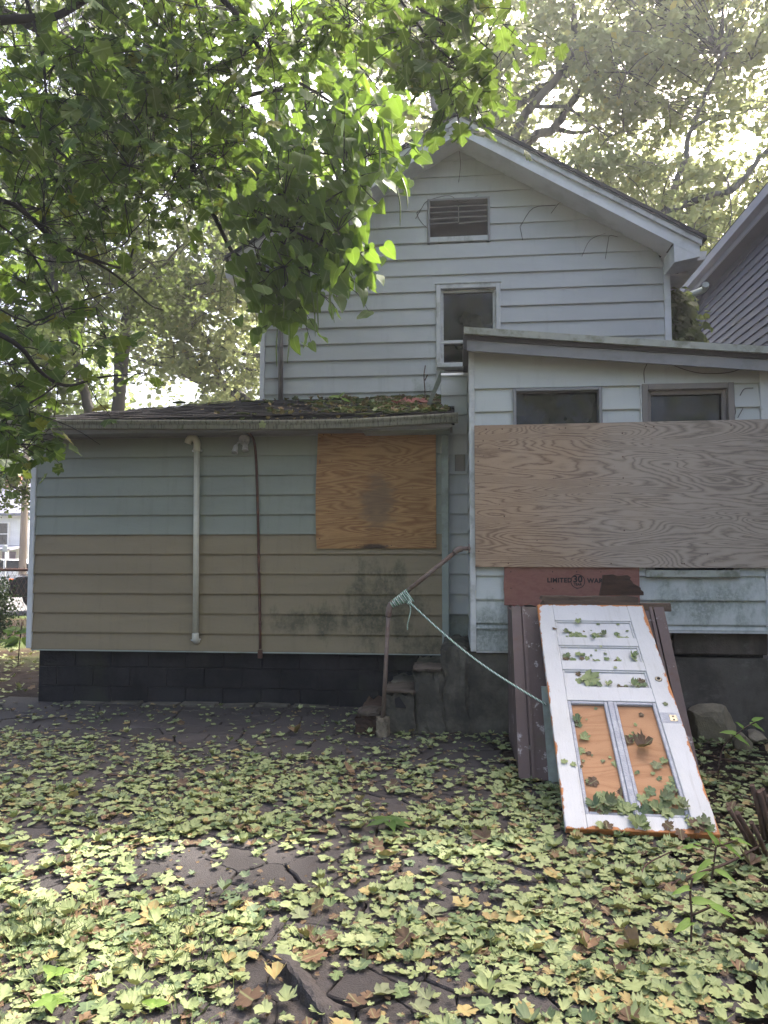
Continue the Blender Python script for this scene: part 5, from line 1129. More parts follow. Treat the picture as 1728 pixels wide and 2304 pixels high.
def fill(poly, n_, Y0, Y1, r0, r1, seed, gaps=()):
    """clump centres spread through a slice of the crown"""
    r = random.Random(seed); out = []; xs = [p[0] for p in poly]; ys = [p[1] for p in poly]
    while len(out) < n_:
        x, y = r.uniform(min(xs), max(xs)), r.uniform(min(ys), max(ys))
        if not inside(poly, x, y): continue
        if any((x - a) ** 2 / (rx * rx) + (y - b) ** 2 / (ry * ry) < 1 for a, b, rx, ry in gaps) and r.random() < .93: continue
        Y = r.uniform(Y0, Y1); out.append((tuple(W(x, y, Y)), r.uniform(r0, r1), r.uniform(.6, 1.4)))
    return out
def plane_tree(label, limbs, base, cl, m, per, size, bark, seed, trunk_r=.42, tw_r=.014, group=None):
    t = thing('plane_tree' if bark is BARKP else 'tall_tree', label, 'tree', group=group); pool = []
    for k, (pts, r0, r1) in enumerate(limbs): pool += limb(t, lp(pts), r0, r1, bark, 'branch', 8, .02)
    h = [Vector(q) for q in base]; MB().tube(smooth_path(h, 4), [trunk_r * (1 - .5 * i / ((len(h) - 1) * 4)) for i in range((len(h) - 1) * 4 + 1)], 12).build('trunk', bark, t)
    crown(t, cl, m, per, size, pool + h[-2:], bark, tw_r, seed); return t
Y1_ = 17.0
g_right = [(1420, 60, 40, 45), (1600, 330, 90, 40), (1700, 60, 60, 60), (1180, 120, 40, 30), (1500, 190, 60, 25), (1660, 200, 40, 60), (1320, 30, 40, 40), (1690, 300, 60, 40), (1250, 60, 40, 30)]
b1 = W(1175, 400, Y1_); b2 = W(1465, 520, Y1_)
plane_tree('plane tree rising behind the ridge of the gable with pale mottled limbs', [
    ([(1135, 345, Y1_), (1153, 320, Y1_), (1175, 271, 17), (1202, 233, 16.8), (1246, 184, 16.6), (1284, 130, 16.4), (1294, 92, 16.3), (1289, 33, 16.2), (1281, -30, 16)], .13, .06),
    ([(1070, 330, 17.6), (1088, 298, 17.8), (1132, 255, 18), (1197, 212, 18.2), (1235, 190, 18.4), (1284, 157, 18.6), (1340, 120, 18.8), (1420, 90, 19)], .15, .06),
    ([(1150, 350, 17.4), (1175, 328, 17.4), (1208, 304, 17.4), (1246, 288, 17.4), (1289, 228, 17.3), (1333, 184, 17.2), (1419, 157, 17.2), (1506, 108, 17.2), (1588, 92, 17.2)], .13, .04),
    ([(1246, 288, 17.4), (1280, 298, 17.4), (1320, 296, 17.4), (1345, 285, 17.4)], .07, .02), ([(1200, 240, 16.8), (1268, 240, 16.7), (1310, 265, 16.6), (1345, 290, 16.6), (1370, 310, 16.6)], .045, .015),
    ([(985, 300, 16), (972, 190, 16), (953, 157, 16), (898, 141, 16), (850, 128, 16), (790, 110, 16)], .09, .04), ([(972, 190, 16), (965, 120, 16), (940, 60, 16)], .05, .02), ([(1284, 130, 16.4), (1340, 160, 16.4), (1400, 180, 16.4)], .04, .015)],
    [(b1.x - .3, Y1_ + .5, -.05), (b1.x - .2, Y1_ + .4, 4), (b1.x - .1, Y1_ + .2, 8), (b1.x, Y1_, W(1150, 345, Y1_).z)],
    fill([(780, -150), (1500, -150), (1560, 200), (1420, 480), (1250, 420), (1050, 330), (780, 330)], 120, 15.5, 20, .6, 1.1, 2, g_right), LEAFY, 190, .15, BARKP, 5)
plane_tree('yellowing plane tree behind the right eave with two forking limbs', [
    ([(1465, 510, 16.5), (1476, 491, 16.5), (1501, 461, 16.4), (1533, 380, 16.3), (1544, 353, 16.2), (1550, 304, 16.1), (1571, 255, 16), (1598, 190, 16), (1630, 120, 16)], .085, .03),
    ([(1465, 510, 16.5), (1476, 491, 16.5), (1522, 469, 16.4), (1587, 445, 16.2), (1642, 429, 16), (1674, 401, 16), (1718, 347, 16), (1765, 310, 16)], .095, .045), ([(1640, 430, 16), (1636, 400, 16), (1650, 370, 16)], .03, .012), ([(1642, 429, 16), (1645, 480, 16), (1640, 540, 16)], .02, .008), ([(1560, 290, 16), (1610, 262, 16), (1650, 255, 16)], .035, .012)],
    [(b2.x, 17, -.05), (b2.x, 16.9, 4), (b2.x, 16.7, 7.5), (b2.x, 16.5, W(1465, 510, 16.5).z)],
    fill([(1300, -100), (1800, -150), (1800, 560), (1640, 600), (1470, 560), (1380, 420), (1280, 250)], 100, 15, 19.5, .6, 1.1, 12, g_right) + fill([(1210, -430), (1900, -430), (1900, -80), (1210, -80)], 22, 15, 19.5, .8, 1.3, 13), LEAFY, 190, .15, BARKP, 15, .3)  # second fill: clumps above the view, added to shade the ground
gl_ = [(410, 560, 55, 50), (330, 480, 50, 40), (290, 850, 30, 60), (270, 930, 40, 30), (400, 470, 40, 30), (430, 900, 60, 30), (360, 900, 40, 30)]
Y3 = 20.0
plane_tree('yellow-green plane tree with low pale spreading limbs left of the gable', [
    ([(590, 930, Y3), (561, 909, Y3), (498, 863, Y3), (447, 854, Y3), (380, 825, Y3), (321, 812, Y3), (295, 791, Y3)], .17, .05), ([(498, 863, Y3), (485, 820, Y3), (473, 778, Y3), (447, 745, Y3), (401, 719, Y3), (340, 710, Y3)], .10, .03),
    ([(520, 880, Y3), (480, 840, Y3), (440, 815, Y3), (400, 800, Y3)], .06, .02), ([(600, 800, Y3), (540, 795, Y3), (480, 775, Y3)], .07, .03), ([(620, 720, Y3), (560, 690, Y3), (500, 660, Y3), (440, 640, Y3)], .07, .03)],
    [(W(680, 960, Y3).x, Y3 + .3, -.05), (W(670, 960, Y3).x, Y3 + .2, 2.5), (W(610, 945, Y3).x, Y3, W(610, 945, Y3).z)],
    fill([(300, 600), (620, 520), (700, 700), (640, 960), (330, 960), (270, 760)], 75, 18.5, 22, .6, 1.2, 22, gl_) + fill([(420, 440), (760, 300), (760, 560), (500, 600)], 30, 18.5, 22, .7, 1.2, 23, gl_), LEAFY, 190, .16, BARKP, 25, .4)
plane_tree('tall dark-trunked green tree behind the left addition', [([(262, 960, 17), (268, 900, 17), (275, 838, 17), (283, 736, 17), (291, 660, 17), (302, 540, 17), (310, 430, 17)], .17, .07), ([(285, 720, 17), (330, 640, 17), (400, 560, 17)], .06, .02), ([(290, 640, 17), (240, 560, 17), (200, 500, 17)], .05, .02), ([(258, 940, 17), (262, 790, 16.9), (245, 745, 16.9), (215, 700, 16.8)], .08, .03)],
    [(W(258, 960, 17).x, 17, -.05), (W(258, 960, 17).x, 17, 2.5), (W(262, 955, 17).x, 17, W(262, 955, 17).z)],
    fill([(100, 250), (560, 250), (520, 520), (420, 700), (300, 760), (130, 720), (60, 500)], 75, 15, 19, .6, 1.2, 32, gl_) + fill([(-250, -700), (430, -700), (480, -250), (430, 60), (-250, 150)], 95, 13, 18, .8, 1.3, 33), LEAFB, 240, .13, BARKG, 35, .2)  # second fill: high crown above the view, added to shade the maple
plane_tree('slimmer grey-trunked tree leaning left of the dark-trunked one', [([(210, 960, 14.5), (200, 920, 14.5), (190, 880, 14.5), (178, 845, 14.5), (160, 780, 14.5), (130, 680, 14.5), (110, 560, 14.5), (100, 420, 14.5)], .12, .05), ([(160, 780, 14.5), (110, 720, 14.5), (60, 640, 14.5)], .05, .02)],
    [(W(222, 960, 14.5).x, 14.5, -.05), (W(218, 960, 14.5).x, 14.5, 2), (W(210, 960, 14.5).x, 14.5, W(210, 960, 14.5).z)],
    fill([(-150, 300), (260, 420), (300, 620), (240, 800), (120, 930), (-150, 900)], 70, 12.8, 16, .5, 1.0, 42, gl_), LEAFB, 230, .12, BARKG, 45, .16)
plane_tree('dark drooping tree over the fence at the far left edge', [([(-120, 900, 16), (-40, 940, 16), (20, 1000, 16), (40, 1080, 16)], .05, .02), ([(-120, 800, 16), (-30, 830, 16), (40, 900, 16)], .05, .02)], [(W(-150, 1000, 16).x, 16, -.05), (W(-150, 1000, 16).x, 16, 3), (W(-130, 890, 16).x, 16, W(-130, 890, 16).z)],
    fill([(-200, 850), (110, 900), (110, 1090), (20, 1120), (-200, 1100)], 34, 14.5, 17, .4, .8, 52) , LEAFB, 230, .11, BARKG, 55, .2)
plane_tree('tall full-crowned tree standing beyond the slate blue neighbour house', [([(1990, -60, 16), (2050, -250, 16), (2120, -500, 16)], .14, .05), ([(2050, -250, 16), (2200, -330, 16), (2330, -420, 16)], .08, .03)], [(11.5, 16, -.05), (11.4, 16, 6), (W(1990, -60, 16).x, 16, W(1990, -60, 16).z)],
    [((rm.uniform(9.0, 16), rm.uniform(12, 19), rm.uniform(14.5, 22)), rm.uniform(.9, 1.4), rm.uniform(.7, 1.3)) for _ in range(95)], LEAFB, 170, .19, BARKG, 58, .3)  # crown added outside the view to block sun from the ground
wood = thing('far_woodland', None, None); wood = None
def stuff_crown(name, cl, m, per, size, seed):
    r = np.random.default_rng(seed); P = []
    for (c, rad, k) in cl: P.append(np.array(c) + r.normal(size=(int(per * k), 3)) * rad * np.array((.6, .6, .45)))
    P = np.concatenate(P); n_ = len(P); T = r.normal(size=(n_, 3)); N = r.normal(size=(n_, 3)) + np.array((0, -.2, .5)); V, F, TT = scatter(QUAD, P, T, N, size * r.uniform(.6, 1.3, n_), np.clip(r.normal(.4, .25, n_), 0, 1))
    return tag(link(name, tri_mesh(name, V, F, TT, m)), kind='stuff')
bpy.data.objects.remove(bpy.data.objects['far_woodland'])
stuff_crown('woodland', fill([(-200, 640), (300, 700), (700, 600), (1400, 420), (1800, 480), (1800, 700), (1500, 700), (900, 900), (700, 960), (-200, 1010)], 60, 27, 36, 1.3, 2.3, 61, gl_ + g_right) + fill([(-300, 1010), (90, 1010), (90, 1150), (-300, 1150)], 12, 50, 60, 1.5, 3, 62), LEAFB, 150, .28, 63)
r_ = random.Random(71)      # trees on the far side of the yard, behind the viewer: what the windows mirror
stuff_crown('woodland', [((r_.uniform(-16, 16), r_.uniform(-17, -11), r_.uniform(1.5, 13)), r_.uniform(1.0, 1.9), r_.uniform(.5, 1.2)) for _ in range(190)], LEAFB, 70, .34, 72)
HEDGE = m_leaf('hedge_leaf', [(0, (.014, .026, .012)), (1, (.04, .065, .03))], (.1, .16, .03), .15)
# vine-grown bush between the houses, clipped shrub by the fence
def bush(name, label, cl, m, per, size, seed, stem):
    t = thing(name, label, 'shrub'); r = np.random.default_rng(seed); P = []
    for (c, rad) in cl: P.append(np.array(c) + r.normal(size=(per, 3)) * rad * .5)
    P = np.concatenate(P); n_ = len(P); V, F, TT = scatter([(q[0] * np.array((.8, 1, 1)), q[1]) for q in QUAD], P, np.stack([r.normal(.3, .5, n_), r.normal(-.3, .4, n_), r.normal(-.5, .4, n_)], 1), np.stack([r.normal(0, .5, n_), r.normal(-.6, .4, n_), r.normal(.6, .4, n_)], 1), size * r.uniform(.7, 1.3, n_), np.clip(r.normal(.5, .25, n_), 0, 1))
    tag(link('foliage', tri_mesh('foliage', V, F, TT, m), t), kind='stuff'); mb = MB()
    for (c, rad) in cl[::2]: mb.tube([stem, Vector(stem).lerp(Vector(c), .5) + Vector((.05, 0, .1)), c], .012, 5)
    mb.build('stems', BARKG, t)
cl = [(tuple(W(x, y, 9.3)), .15) for x, y in [(1515, 690), (1515, 740), (1548, 700), (1556, 750), (1535, 755), (1545, 790), (1512, 770), (1522, 668), (1528, 690), (1520, 710), (1535, 715), (1545, 735), (1528, 740), (1520, 760), (1540, 760), (1550, 775), (1525, 785), (1540, 800)]] + [((W(1530, 800, 9.3).x, 9.3, z), .16) for z in (3.3, 2.8, 2.2, 1.6, 1.0)]
bush('climbing_vine', 'leafy vine climbing in the gap between the gable and the slate blue house', cl, LEAFB, 55, .12, 81, (W(1530, 800, 9.3).x, 9.3, 0))
cl = [(tuple(W(x, y, 10.6)), .28) for x, y in [(-40, 1340), (-18, 1350), (-12, 1375), (-30, 1390), (-60, 1340), (-60, 1400), (-30, 1330), (-40, 1420), (-22, 1410)]]
bush('shrub', 'dark clipped shrub at the left edge in front of the fence', cl, HEDGE, 700, .045, 82, (W(-30, 1400, 10.6).x, 10.6, 0))

# ------------------------------------------------------------------ fallen leaves
rl = random.Random(101)
def dens(x, y):
    """how thickly leaves lie at a spot: swept-bare patches of asphalt, drifts along the soil"""
    q = math.sin(7.3 * x + 1.9 * math.sin(3.1 * y)) * math.sin(6.1 * y + 1.7 * math.sin(2.7 * x)) + .6 * math.sin(13.1 * x + 4 * y) * math.sin(11.7 * y - 5 * x)
    d = 0.62 + 0.3 * math.sin(1.7 * x + 2.3 * y + .5) * math.sin(2.9 * y - 1.1 * x) + 0.34 * q
    for (px, py, rx, ry, k) in BARE: d *= 1 - k * math.exp(-(((x - px) / rx) ** 2 + ((y - py) / ry) ** 2))
    if y > 5.6: d *= max(0.18, 1 - (y - 5.6) * .75) if x < -0.7 else (.8 if x < .3 else .9)
    return d
BARE = [(-2.2, 6.6, 2.4, .7, .6), *[(*G(x, y)[:2], rx, ry, k) for x, y, rx, ry, k in [(700, 1690, 1.3, .35, .88), (300, 1640, 1.2, .3, .6), (560, 1940, .55, .28, .85), (420, 1990, .5, .22, .8), (820, 2230, .42, .22, .9), (660, 2230, .35, .2, .7), (880, 1870, .4, .14, .75), (1050, 1700, .35, .3, .7), (940, 1960, .3, .2, .6), (1180, 2260, .3, .12, .75), (100, 1990, .35, .15, .6), (640, 1830, .3, .12, .5), (1010, 1760, .3, .2, .6)]]]
TF = [maple(c, f, s, .12, w_, rl) for c, f, s, w_ in [(.10, .05, .1, .03), (.3, .1, -.2, .05), (-.2, .12, .2, .05), (.5, -.1, .1, .06), (.15, .3, .3, .08), (-.35, .2, 0, .06), (.7, .2, .2, .1), (.05, .03, .1, .04), (.12, -.05, .15, .05), (.0, .02, .05, .02), (.25, -.25, .3, .07), (1.0, .5, .1, .12)]]
pos, td, nd, sz, tn = [], [], [], [], []
def tint():
    u = rl.random(); return rl.uniform(0, .55) if u < .70 else rl.uniform(.62, .80) if u < .86 else rl.uniform(.82, .87) if u < .925 else rl.uniform(.90, 1.0)
tries = 0
while len(pos) < 16500 and tries < 140000:
    tries += 1; y = 1.9 + 5.6 * rl.random() ** 1.0; x = rl.uniform(-.68 * y - .5, .50 * y + .6)
    if rl.random() > dens(x, y) or (x > 1.63 and y > 6.4) or (x > -.1 and y > 6.45) or (y > 7.38 and x > -4.6): continue
    if .42 < x < 1.62 and y > 5.2: continue
    if x < -4.5 and rl.random() < .4: continue
    s = (rl.uniform(.028, .062) if rl.random() < .62 else rl.uniform(.064, .08) if rl.random() < .2 else rl.uniform(.012, .03))
    if y > 5.5: s *= .9
    pos.append((x, y, rl.uniform(.003, .018) + s * .07)); a = rl.uniform(0, 6.28); td.append((math.cos(a), math.sin(a), rl.gauss(0, .10))); nd.append((rl.gauss(0, .12), rl.gauss(0, .12), 1)); sz.append(s); tn.append(tint())
for _ in range(85):      # big dry leaves, curled up
    y = rl.uniform(2.3, 6.6); x = rl.uniform(-.6 * y - .2, .46 * y + .3)
    if (x > -.1 and y > 6.3) or (.42 < x < 1.62 and y > 5.2): continue
    a = rl.uniform(0, 6.28); pos.append((x, y, rl.uniform(.02, .035))); td.append((math.cos(a), math.sin(a), rl.gauss(0, .35))); nd.append((rl.gauss(0, .45), rl.gauss(0, .45), 1)); sz.append(rl.uniform(.055, .10)); tn.append(rl.choice([.9, .93, .95, .97, .85, .99]))
for _ in range(700):       # the strip of ground left of the house
    x, y = rl.uniform(-8.5, -4.55), rl.uniform(6.5, 12); a = rl.uniform(0, 6.28); s = rl.uniform(.03, .09)
    pos.append((x, y, rl.uniform(.0, .02) + s * .07 - (0.04 if y > 9.5 else 0))); td.append((math.cos(a), math.sin(a), rl.gauss(0, .15))); nd.append((rl.gauss(0, .2), rl.gauss(0, .2), 1)); sz.append(s); tn.append(tint())
for _ in range(10000):      # crumbs of older brown leaves
    y = rl.uniform(2.0, 7.3); x = rl.uniform(-.66 * y - .3, .48 * y + .4)
    if (x > -.1 and y > 6.45) or (.42 < x < 1.62 and y > 5.2) or rl.random() > dens(x, y) * .8 + .12: continue
    a = rl.uniform(0, 6.28); pos.append((x, y, rl.uniform(.002, .02))); td.append((math.cos(a), math.sin(a), rl.gauss(0, .3))); nd.append((rl.gauss(0, .4), rl.gauss(0, .4), 1)); sz.append(rl.uniform(.008, .028)); tn.append(rl.choice([.97, .95, .93, .99, .98, .7, .96]))
pos, td, nd, sz, tn = map(np.array, (pos, td, nd, sz, tn))
vis = np.array([(lambda q: sz[i] / q[2] if q and 12 < q[0] < 1716 and q[1] < 2290 else 0)(proj(pos[i])) for i in range(len(pos))])
order = np.argsort(-vis); NL = 225; big, rest = order[:NL], order[NL:]
V, F, TT = scatter(TF, pos[rest], td[rest], nd[rest], sz[rest], tn[rest]); lit = link('fallen_leaves', tri_mesh('fallen_leaves', V, F, TT, FALLEN)); tag(lit, 'carpet of pale green fallen maple leaves over the paving and soil', 'leaf litter', kind='stuff')
LV = {}
def leaf_mesh(k, tv):
    tv = round(tv, 2)
    if (k, tv) not in LV: LV[(k, tv)] = tri_mesh('fallen_leaf', np.c_[TF[k][0], np.abs(TF[k][0][:, 0])], TF[k][1], np.full(len(TF[k][1]), tv), FALLEN)
    return LV[(k, tv)]
def kind_of(tv): return 0 if tv < .59 else 1 if tv < .81 else 2
GL = [('pale yellow-green maple leaf lying loose on the ground', 'pale green leaves on the ground'), ('darker green maple leaf lying loose on the ground', 'darker green leaves on the ground'), ('brown or yellow curled maple leaf lying on the ground', 'brown and yellow leaves on the ground')]
DL = [('pale green leaf lying on the leaning white door', 'pale green leaves on the door'), ('dark green leaf lying on the leaning white door', 'dark green leaves on the door'), ('brown withered leaf lying on the leaning white door', 'brown leaves on the door')]
TV = [[.05, .2, .35, .5], [.64, .72, .79], [.84, .91, .97]]
def loose_leaf(p, t_, n_, s, tv, labels, where=''):
    q = kind_of(tv); tv = min(TV[q], key=lambda v: abs(v - tv)); R = frames(np.array([t_]), np.array([n_]))[0] * s
    o = bpy.data.objects.new('fallen_leaf', leaf_mesh(rl.randrange(len(TF)), tv)); C.objects.link(o)
    o.matrix_world = Matrix([list(R[i]) + [p[i]] for i in range(3)] + [[0, 0, 0, 1]]); tag(o, labels[q][0] + where, 'leaf', labels[q][1] + where)
for i in big:
    u = proj(pos[i])[0]; loose_leaf(pos[i], td[i], nd[i], sz[i], tn[i], GL, ', at lower left' if u < 580 else ', at bottom centre' if u < 1150 else ', at lower right')
# leaves caught on the door: along the ledges of the panels and heaped at the foot of the two lights
spots = []
for a, b in ((1.1155, 1.2845), (1.3755, 1.5445), (1.6355, 1.8345)):
    for _ in range(13): spots.append((rl.uniform(.14, DW - .15), a + abs(rl.gauss(0, .035)) + .012, .030, rl.uniform(.022, .06)))
    for _ in range(6): spots.append((rl.uniform(.14, DW - .15), rl.uniform(a, b), .028, rl.uniform(.015, .055)))
for x0, x1 in ((.13, .36), (.41, .66)):
    for _ in range(24): spots.append((rl.uniform(x0, x1), .11 + abs(rl.gauss(0, .075)), rl.uniform(.022, .045), rl.uniform(.04, .085)))
    for _ in range(19): spots.append((rl.uniform(x0, x1), rl.uniform(.2, .95), .020, rl.uniform(.015, .065)))
for _ in range(14): spots.append((rl.uniform(.02, DW - .02), rl.uniform(.05, 2.0), T + .006, rl.uniform(.018, .045)))
for _ in range(12): spots.append((rl.uniform(.1, DW - .05), rl.uniform(-.01, .07), T + .01, rl.uniform(.05, .095)))
spots.append((.285, 1.20, .036, .12)); spots.append((.52, .62, .024, .10))
R3 = DM.to_3x3()
for u, v, h, s in spots:
    a = rl.uniform(0, 6.28); p = DM @ Vector((u, v, h)); t_ = R3 @ Vector((math.cos(a), math.sin(a), rl.gauss(0, .15))); n_ = R3 @ Vector((rl.gauss(0, .22), rl.gauss(0, .22), 1)); w_ = rl.random()
    loose_leaf(p, tuple(t_), tuple(n_), s, rl.uniform(0, .3) if w_ < .5 else rl.uniform(.64, .8) if w_ < .86 else .95, DL)
# litter, moss and stray leaves on the left roof, leaves caught on ledges
zroof = lambda y: EZ1 + RS * (y - EY)
pos, td, nd, sz, tn = [], [], [], [], []
for _ in range(420):
    x = -0.05 - abs(rl.gauss(0, 1.0)); y = rl.uniform(EY + .0, 8.6)
    if x < -3.4: continue
    pos.append((x, y, zroof(y) + .035)); a = rl.uniform(0, 6.28); td.append((math.cos(a), math.sin(a), rl.gauss(.1, .3))); nd.append((rl.gauss(0, .4), rl.gauss(0, .4), 1)); sz.append(rl.uniform(.02, .075)); tn.append(rl.choice([.86, .9, .93, .95, .97, .3, .7]))
for x in np.arange(-3.6, -.1, .1): pos.append((x + rl.uniform(-.04, .04), EY - .05, 2.855)); td.append((1, rl.gauss(0, .4), .1)); nd.append((rl.gauss(0, .3), -.3, 1)); sz.append(rl.uniform(.03, .06)); tn.append(rl.choice([.7, .9, .95]))
pos, td, nd, sz, tn = map(np.array, (pos, td, nd, sz, tn)); V, F, TT = scatter(TF, pos, td, nd, sz, tn)
tag(link('roof_leaf_litter', tri_mesh('roof_leaf_litter', V, F, TT, FALLEN)), 'dry leaf litter scattered over the mossy roof of the left addition', 'leaf litter', kind='stuff')
mb = MB()
for _ in range(150):
    x = -0.05 - abs(rl.gauss(0, .95)); y = rl.uniform(EY - .03, 8.7)
    if x < -4: continue
    bm = bmesh.new(); bmesh.ops.create_icosphere(bm, subdivisions=1, radius=1); a = rl.uniform(.02, .075)
    for v in bm.verts: v.co = Vector((x + v.co.x * a * 1.4, y + v.co.y * a, zroof(y) + .022 + max(v.co.z, -.3) * a * .33)) + Vector([rl.uniform(-.005, .005) for _ in range(3)])
    mb.bm(bm, True)
tag(mb.build('moss', MOSS), 'green moss cushions growing on the roof of the left addition', 'moss', kind='stuff')
REDL = m_leaf('red_dead_leaf', [(0, (.22, .07, .06)), (1, (.38, .16, .13))], (.4, .15, .1), .15, .6)
for x, y, s in [(905, 908, .13), (930, 912, .12), (892, 916, .11), (948, 906, .12), (918, 903, .10), (942, 916, .13)]:
    p = W(x, y, 7.75); p.z = zroof(p.y) + .045; R = frames(np.array([[rl.gauss(0, 1), rl.gauss(0, 1), .2]]), np.array([[rl.gauss(0, .3), -.7, 1]]))[0] * s; k = rl.choice([1, 3, 6])
    o = bpy.data.objects.new('dead_leaf', tri_mesh('dead_leaf', TF[k][0], TF[k][1], np.full(len(TF[k][1]), rl.random()), REDL)); C.objects.link(o); o.matrix_world = Matrix([list(R[i]) + [p[i]] for i in range(3)] + [[0, 0, 0, 1]]); tag(o, 'reddish dead leaf lying on the mossy roof below the window', 'leaf', 'red leaves on the roof')
# one small leaf hanging from a thread at the gutter
p = W(590, 956, EY - .13); t = thing('hanging_leaf', 'tiny pale leaf hanging by its stalk from the gutter lip', 'leaf'); MB().tube([W(590, 944, EY - .115), p], .0016, 4).build('stalk', VINE, t); link('blade', tri_mesh('blade', np.array([(v[0] * .07, v[2] * .07, v[1] * .07) for v in TF[7][0]]) + np.array(p), TF[7][1], np.full(len(TF[7][1]), .3), FALLEN), t)

# ------------------------------------------------------------------ weeds, saplings, twigs, grass
OV_T = [catalpa(.2, -.2)]
def seedling(label, base, stems, leaves, name='seedling', m=WEED, r=.0045, group=None):
    t = thing(name, label, 'plant', group=group)
    for s in stems: MB().tube(smooth_path(s, 4), r, 5).build('stem', STALK, t)
    for (p, d, n_, s, w_) in leaves:
        R = frames(np.array([d], dtype=float), np.array([n_], dtype=float))[0]; V = OV_T[0][0] * np.array((w_, 1, 1)) * s
        link('leaf', tri_mesh('leaf', V @ R.T + np.array(p), OV_T[0][1], np.full(len(OV_T[0][1]), rl.random()), m), t)
b = G(1615, 1760); Yb = b.y
seedling('young bare-stemmed sapling with four bright leaves by the large mossy rock', b, [[b, W(1618, 1720, Yb), W(1628, 1680, Yb), W(1650, 1655, Yb)], [W(1640, 1665, Yb), W(1680, 1635, Yb), W(1700, 1625, Yb)]],
         [(W(1655, 1652, Yb), (-1, -.1, .25), (.0, -.6, 1), .10, .45), (W(1650, 1655, Yb), (1, -.2, -.45), (.2, -.5, 1), .12, .5), (W(1690, 1630, Yb), (1, 0, -.35), (.2, -.5, 1), .10, .5), (W(1695, 1622, Yb), (.8, 0, .35), (-.2, -.6, 1), .075, .5), (W(1672, 1640, Yb), (-.5, -.2, .6), (-.2, -.6, 1), .07, .5)])
b = G(1600, 1990); Yb = b.y; h = lambda x, y: W(x, y, Yb)
seedling('low spreading sapling with long pointed leaves near the right edge', b, [[b, h(1605, 1950), h(1612, 1900)], [h(1610, 1915), h(1560, 1900)], [h(1612, 1905), h(1660, 1890)]],
         [(h(1575, 1905), (-1, -.3, .1), (0, -.4, 1), 0.096, .33), (h(1612, 1900), (-.4, -.2, .7), (0, -.7, .8), 0.089, .35), (h(1625, 1900), (1, -.2, -.5), (.3, -.4, 1), 0.104, .35), (h(1650, 1890), (1, 0, -.15), (0, -.4, 1), 0.089, .33), (h(1600, 1940), (-1, -.6, -.2), (0, -.2, 1), 0.096, .4), (h(1610, 1960), (.6, -.8, .0), (0, -.2, 1), 0.104, .4)])
b = G(1555, 2130); Yb = b.y
seedling('thin-stemmed weed with drooping green leaves at the lower right', b, [[b, h(1556, 2060), h(1553, 2010), h(1558, 1975)], [h(1556, 2060), h(1600, 2040)]], [(h(1560, 2030), (.9, -.2, .2), (0, -.5, 1), 0.081, .5), (h(1600, 2040), (1, -.4, -.2), (0, -.3, 1), 0.089, .45), (h(1550, 2000), (-1, -.3, -.1), (0, -.4, 1), 0.074, .4), (h(1560, 1980), (.6, -.1, .5), (0, -.6, 1), 0.067, .4), (h(1555, 2075), (-.8, -.5, -.1), (0, -.3, 1), 0.089, .45)])
b = G(115, 2285); Yb = b.y
seedling('bright green five-leaved seedling in the bottom left corner', b, [[b, h(113, 2262)]], [(h(115, 2255), (math.cos(a), math.sin(a) * .9, .15), (0, -.3, 1), 0.063, .62) for a in (.2, 1.35, 2.5, 3.7, 5.2)])
b = G(120, 2215); Yb = b.y
seedling('bright green two-leaved seedling just above the five-leaved one', b, [[b, h(122, 2192)]], [(h(122, 2190), (1, .2, .2), (0, -.4, 1), 0.063, .6), (h(120, 2190), (-.8, .3, .3), (0, -.4, 1), 0.059, .6), (h(121, 2190), (.1, -.9, .2), (0, -.1, 1), 0.052, .6)])
b = G(348, 2275); Yb = b.y
seedling('yellow-green seedling on the leaves at the bottom edge', b, [[b, h(348, 2262)]], [(h(348, 2260), (1, .1, .2), (0, -.4, 1), 0.048, .65), (h(348, 2260), (-1, .1, .2), (0, -.4, 1), 0.048, .65), (h(348, 2260), (0, -1, .1), (0, 0, 1), 0.037, .65)])
b = G(875, 1868); Yb = b.y
seedling('dark green plant growing through the leaves in mid-yard', b, [[b, h(876, 1845)]], [(h(876, 1850), (math.cos(a), math.sin(a), .12), (0, -.25, 1), .13, .45) for a in (.3, 1.4, 2.6, 3.6, 5.0, 5.8)], m=LEAFC)
b = G(1098, 1640); Yb = b.y - .02
seedling('small shaded green weed at the foot of the concrete wall by the hatch', b, [[b, h(1098, 1622), h(1102, 1612)], [h(1098, 1628), h(1115, 1618)]], [(h(1102, 1614), (math.cos(a), -.3, math.sin(a)), (0, -1, .3), .04, .8) for a in (.4, 1.5, 2.7)] + [(h(1115, 1620), (math.cos(a), -.3, math.sin(a)), (0, -1, .3), .035, .8) for a in (0, 1.2, -.8)], m=LEAFC)
b = W(772, 910, 8.0)
Yb = 8.0; seedling('pale weed sprouting from the moss on the roof of the left addition', b, [[h(775, 912), h(770, 900), h(762, 893)], [h(772, 905), h(783, 925)]], [(h(762, 894), (-1, 0, .2), (0, -.8, .6), .12, .4), (h(765, 893), (.6, 0, .7), (0, -.8, .6), .08, .4), (h(770, 898), (1, -.1, -.3), (0, -.8, .6), .11, .35), (h(780, 915), (.6, -.2, -.8), (0, -.8, .6), .14, .35)])
b = G(120, 1395, 0); Yb = 9.6
seedling('broad-leaved weed at the left corner of the house by the fence', h(40, 1470), [[h(40, 1500), h(45, 1440), h(50, 1400)]], [(h(45 + rl.uniform(-25, 15), 1400 + rl.uniform(-15, 60)), (rl.gauss(0, .7), -.3, rl.gauss(-.2, .4)), (0, -.6, .8), rl.uniform(.10, .17), .7) for _ in range(14)], m=LEAFC, r=.008)
def twig(pts, r, label):
    tag(MB().tube(smooth_path(pts, 4), [r * (1 - .5 * i / ((len(pts) - 1) * 4)) for i in range((len(pts) - 1) * 4 + 1)], 6).build('fallen_twig', STALK), label, 'twig', 'twigs on the ground')
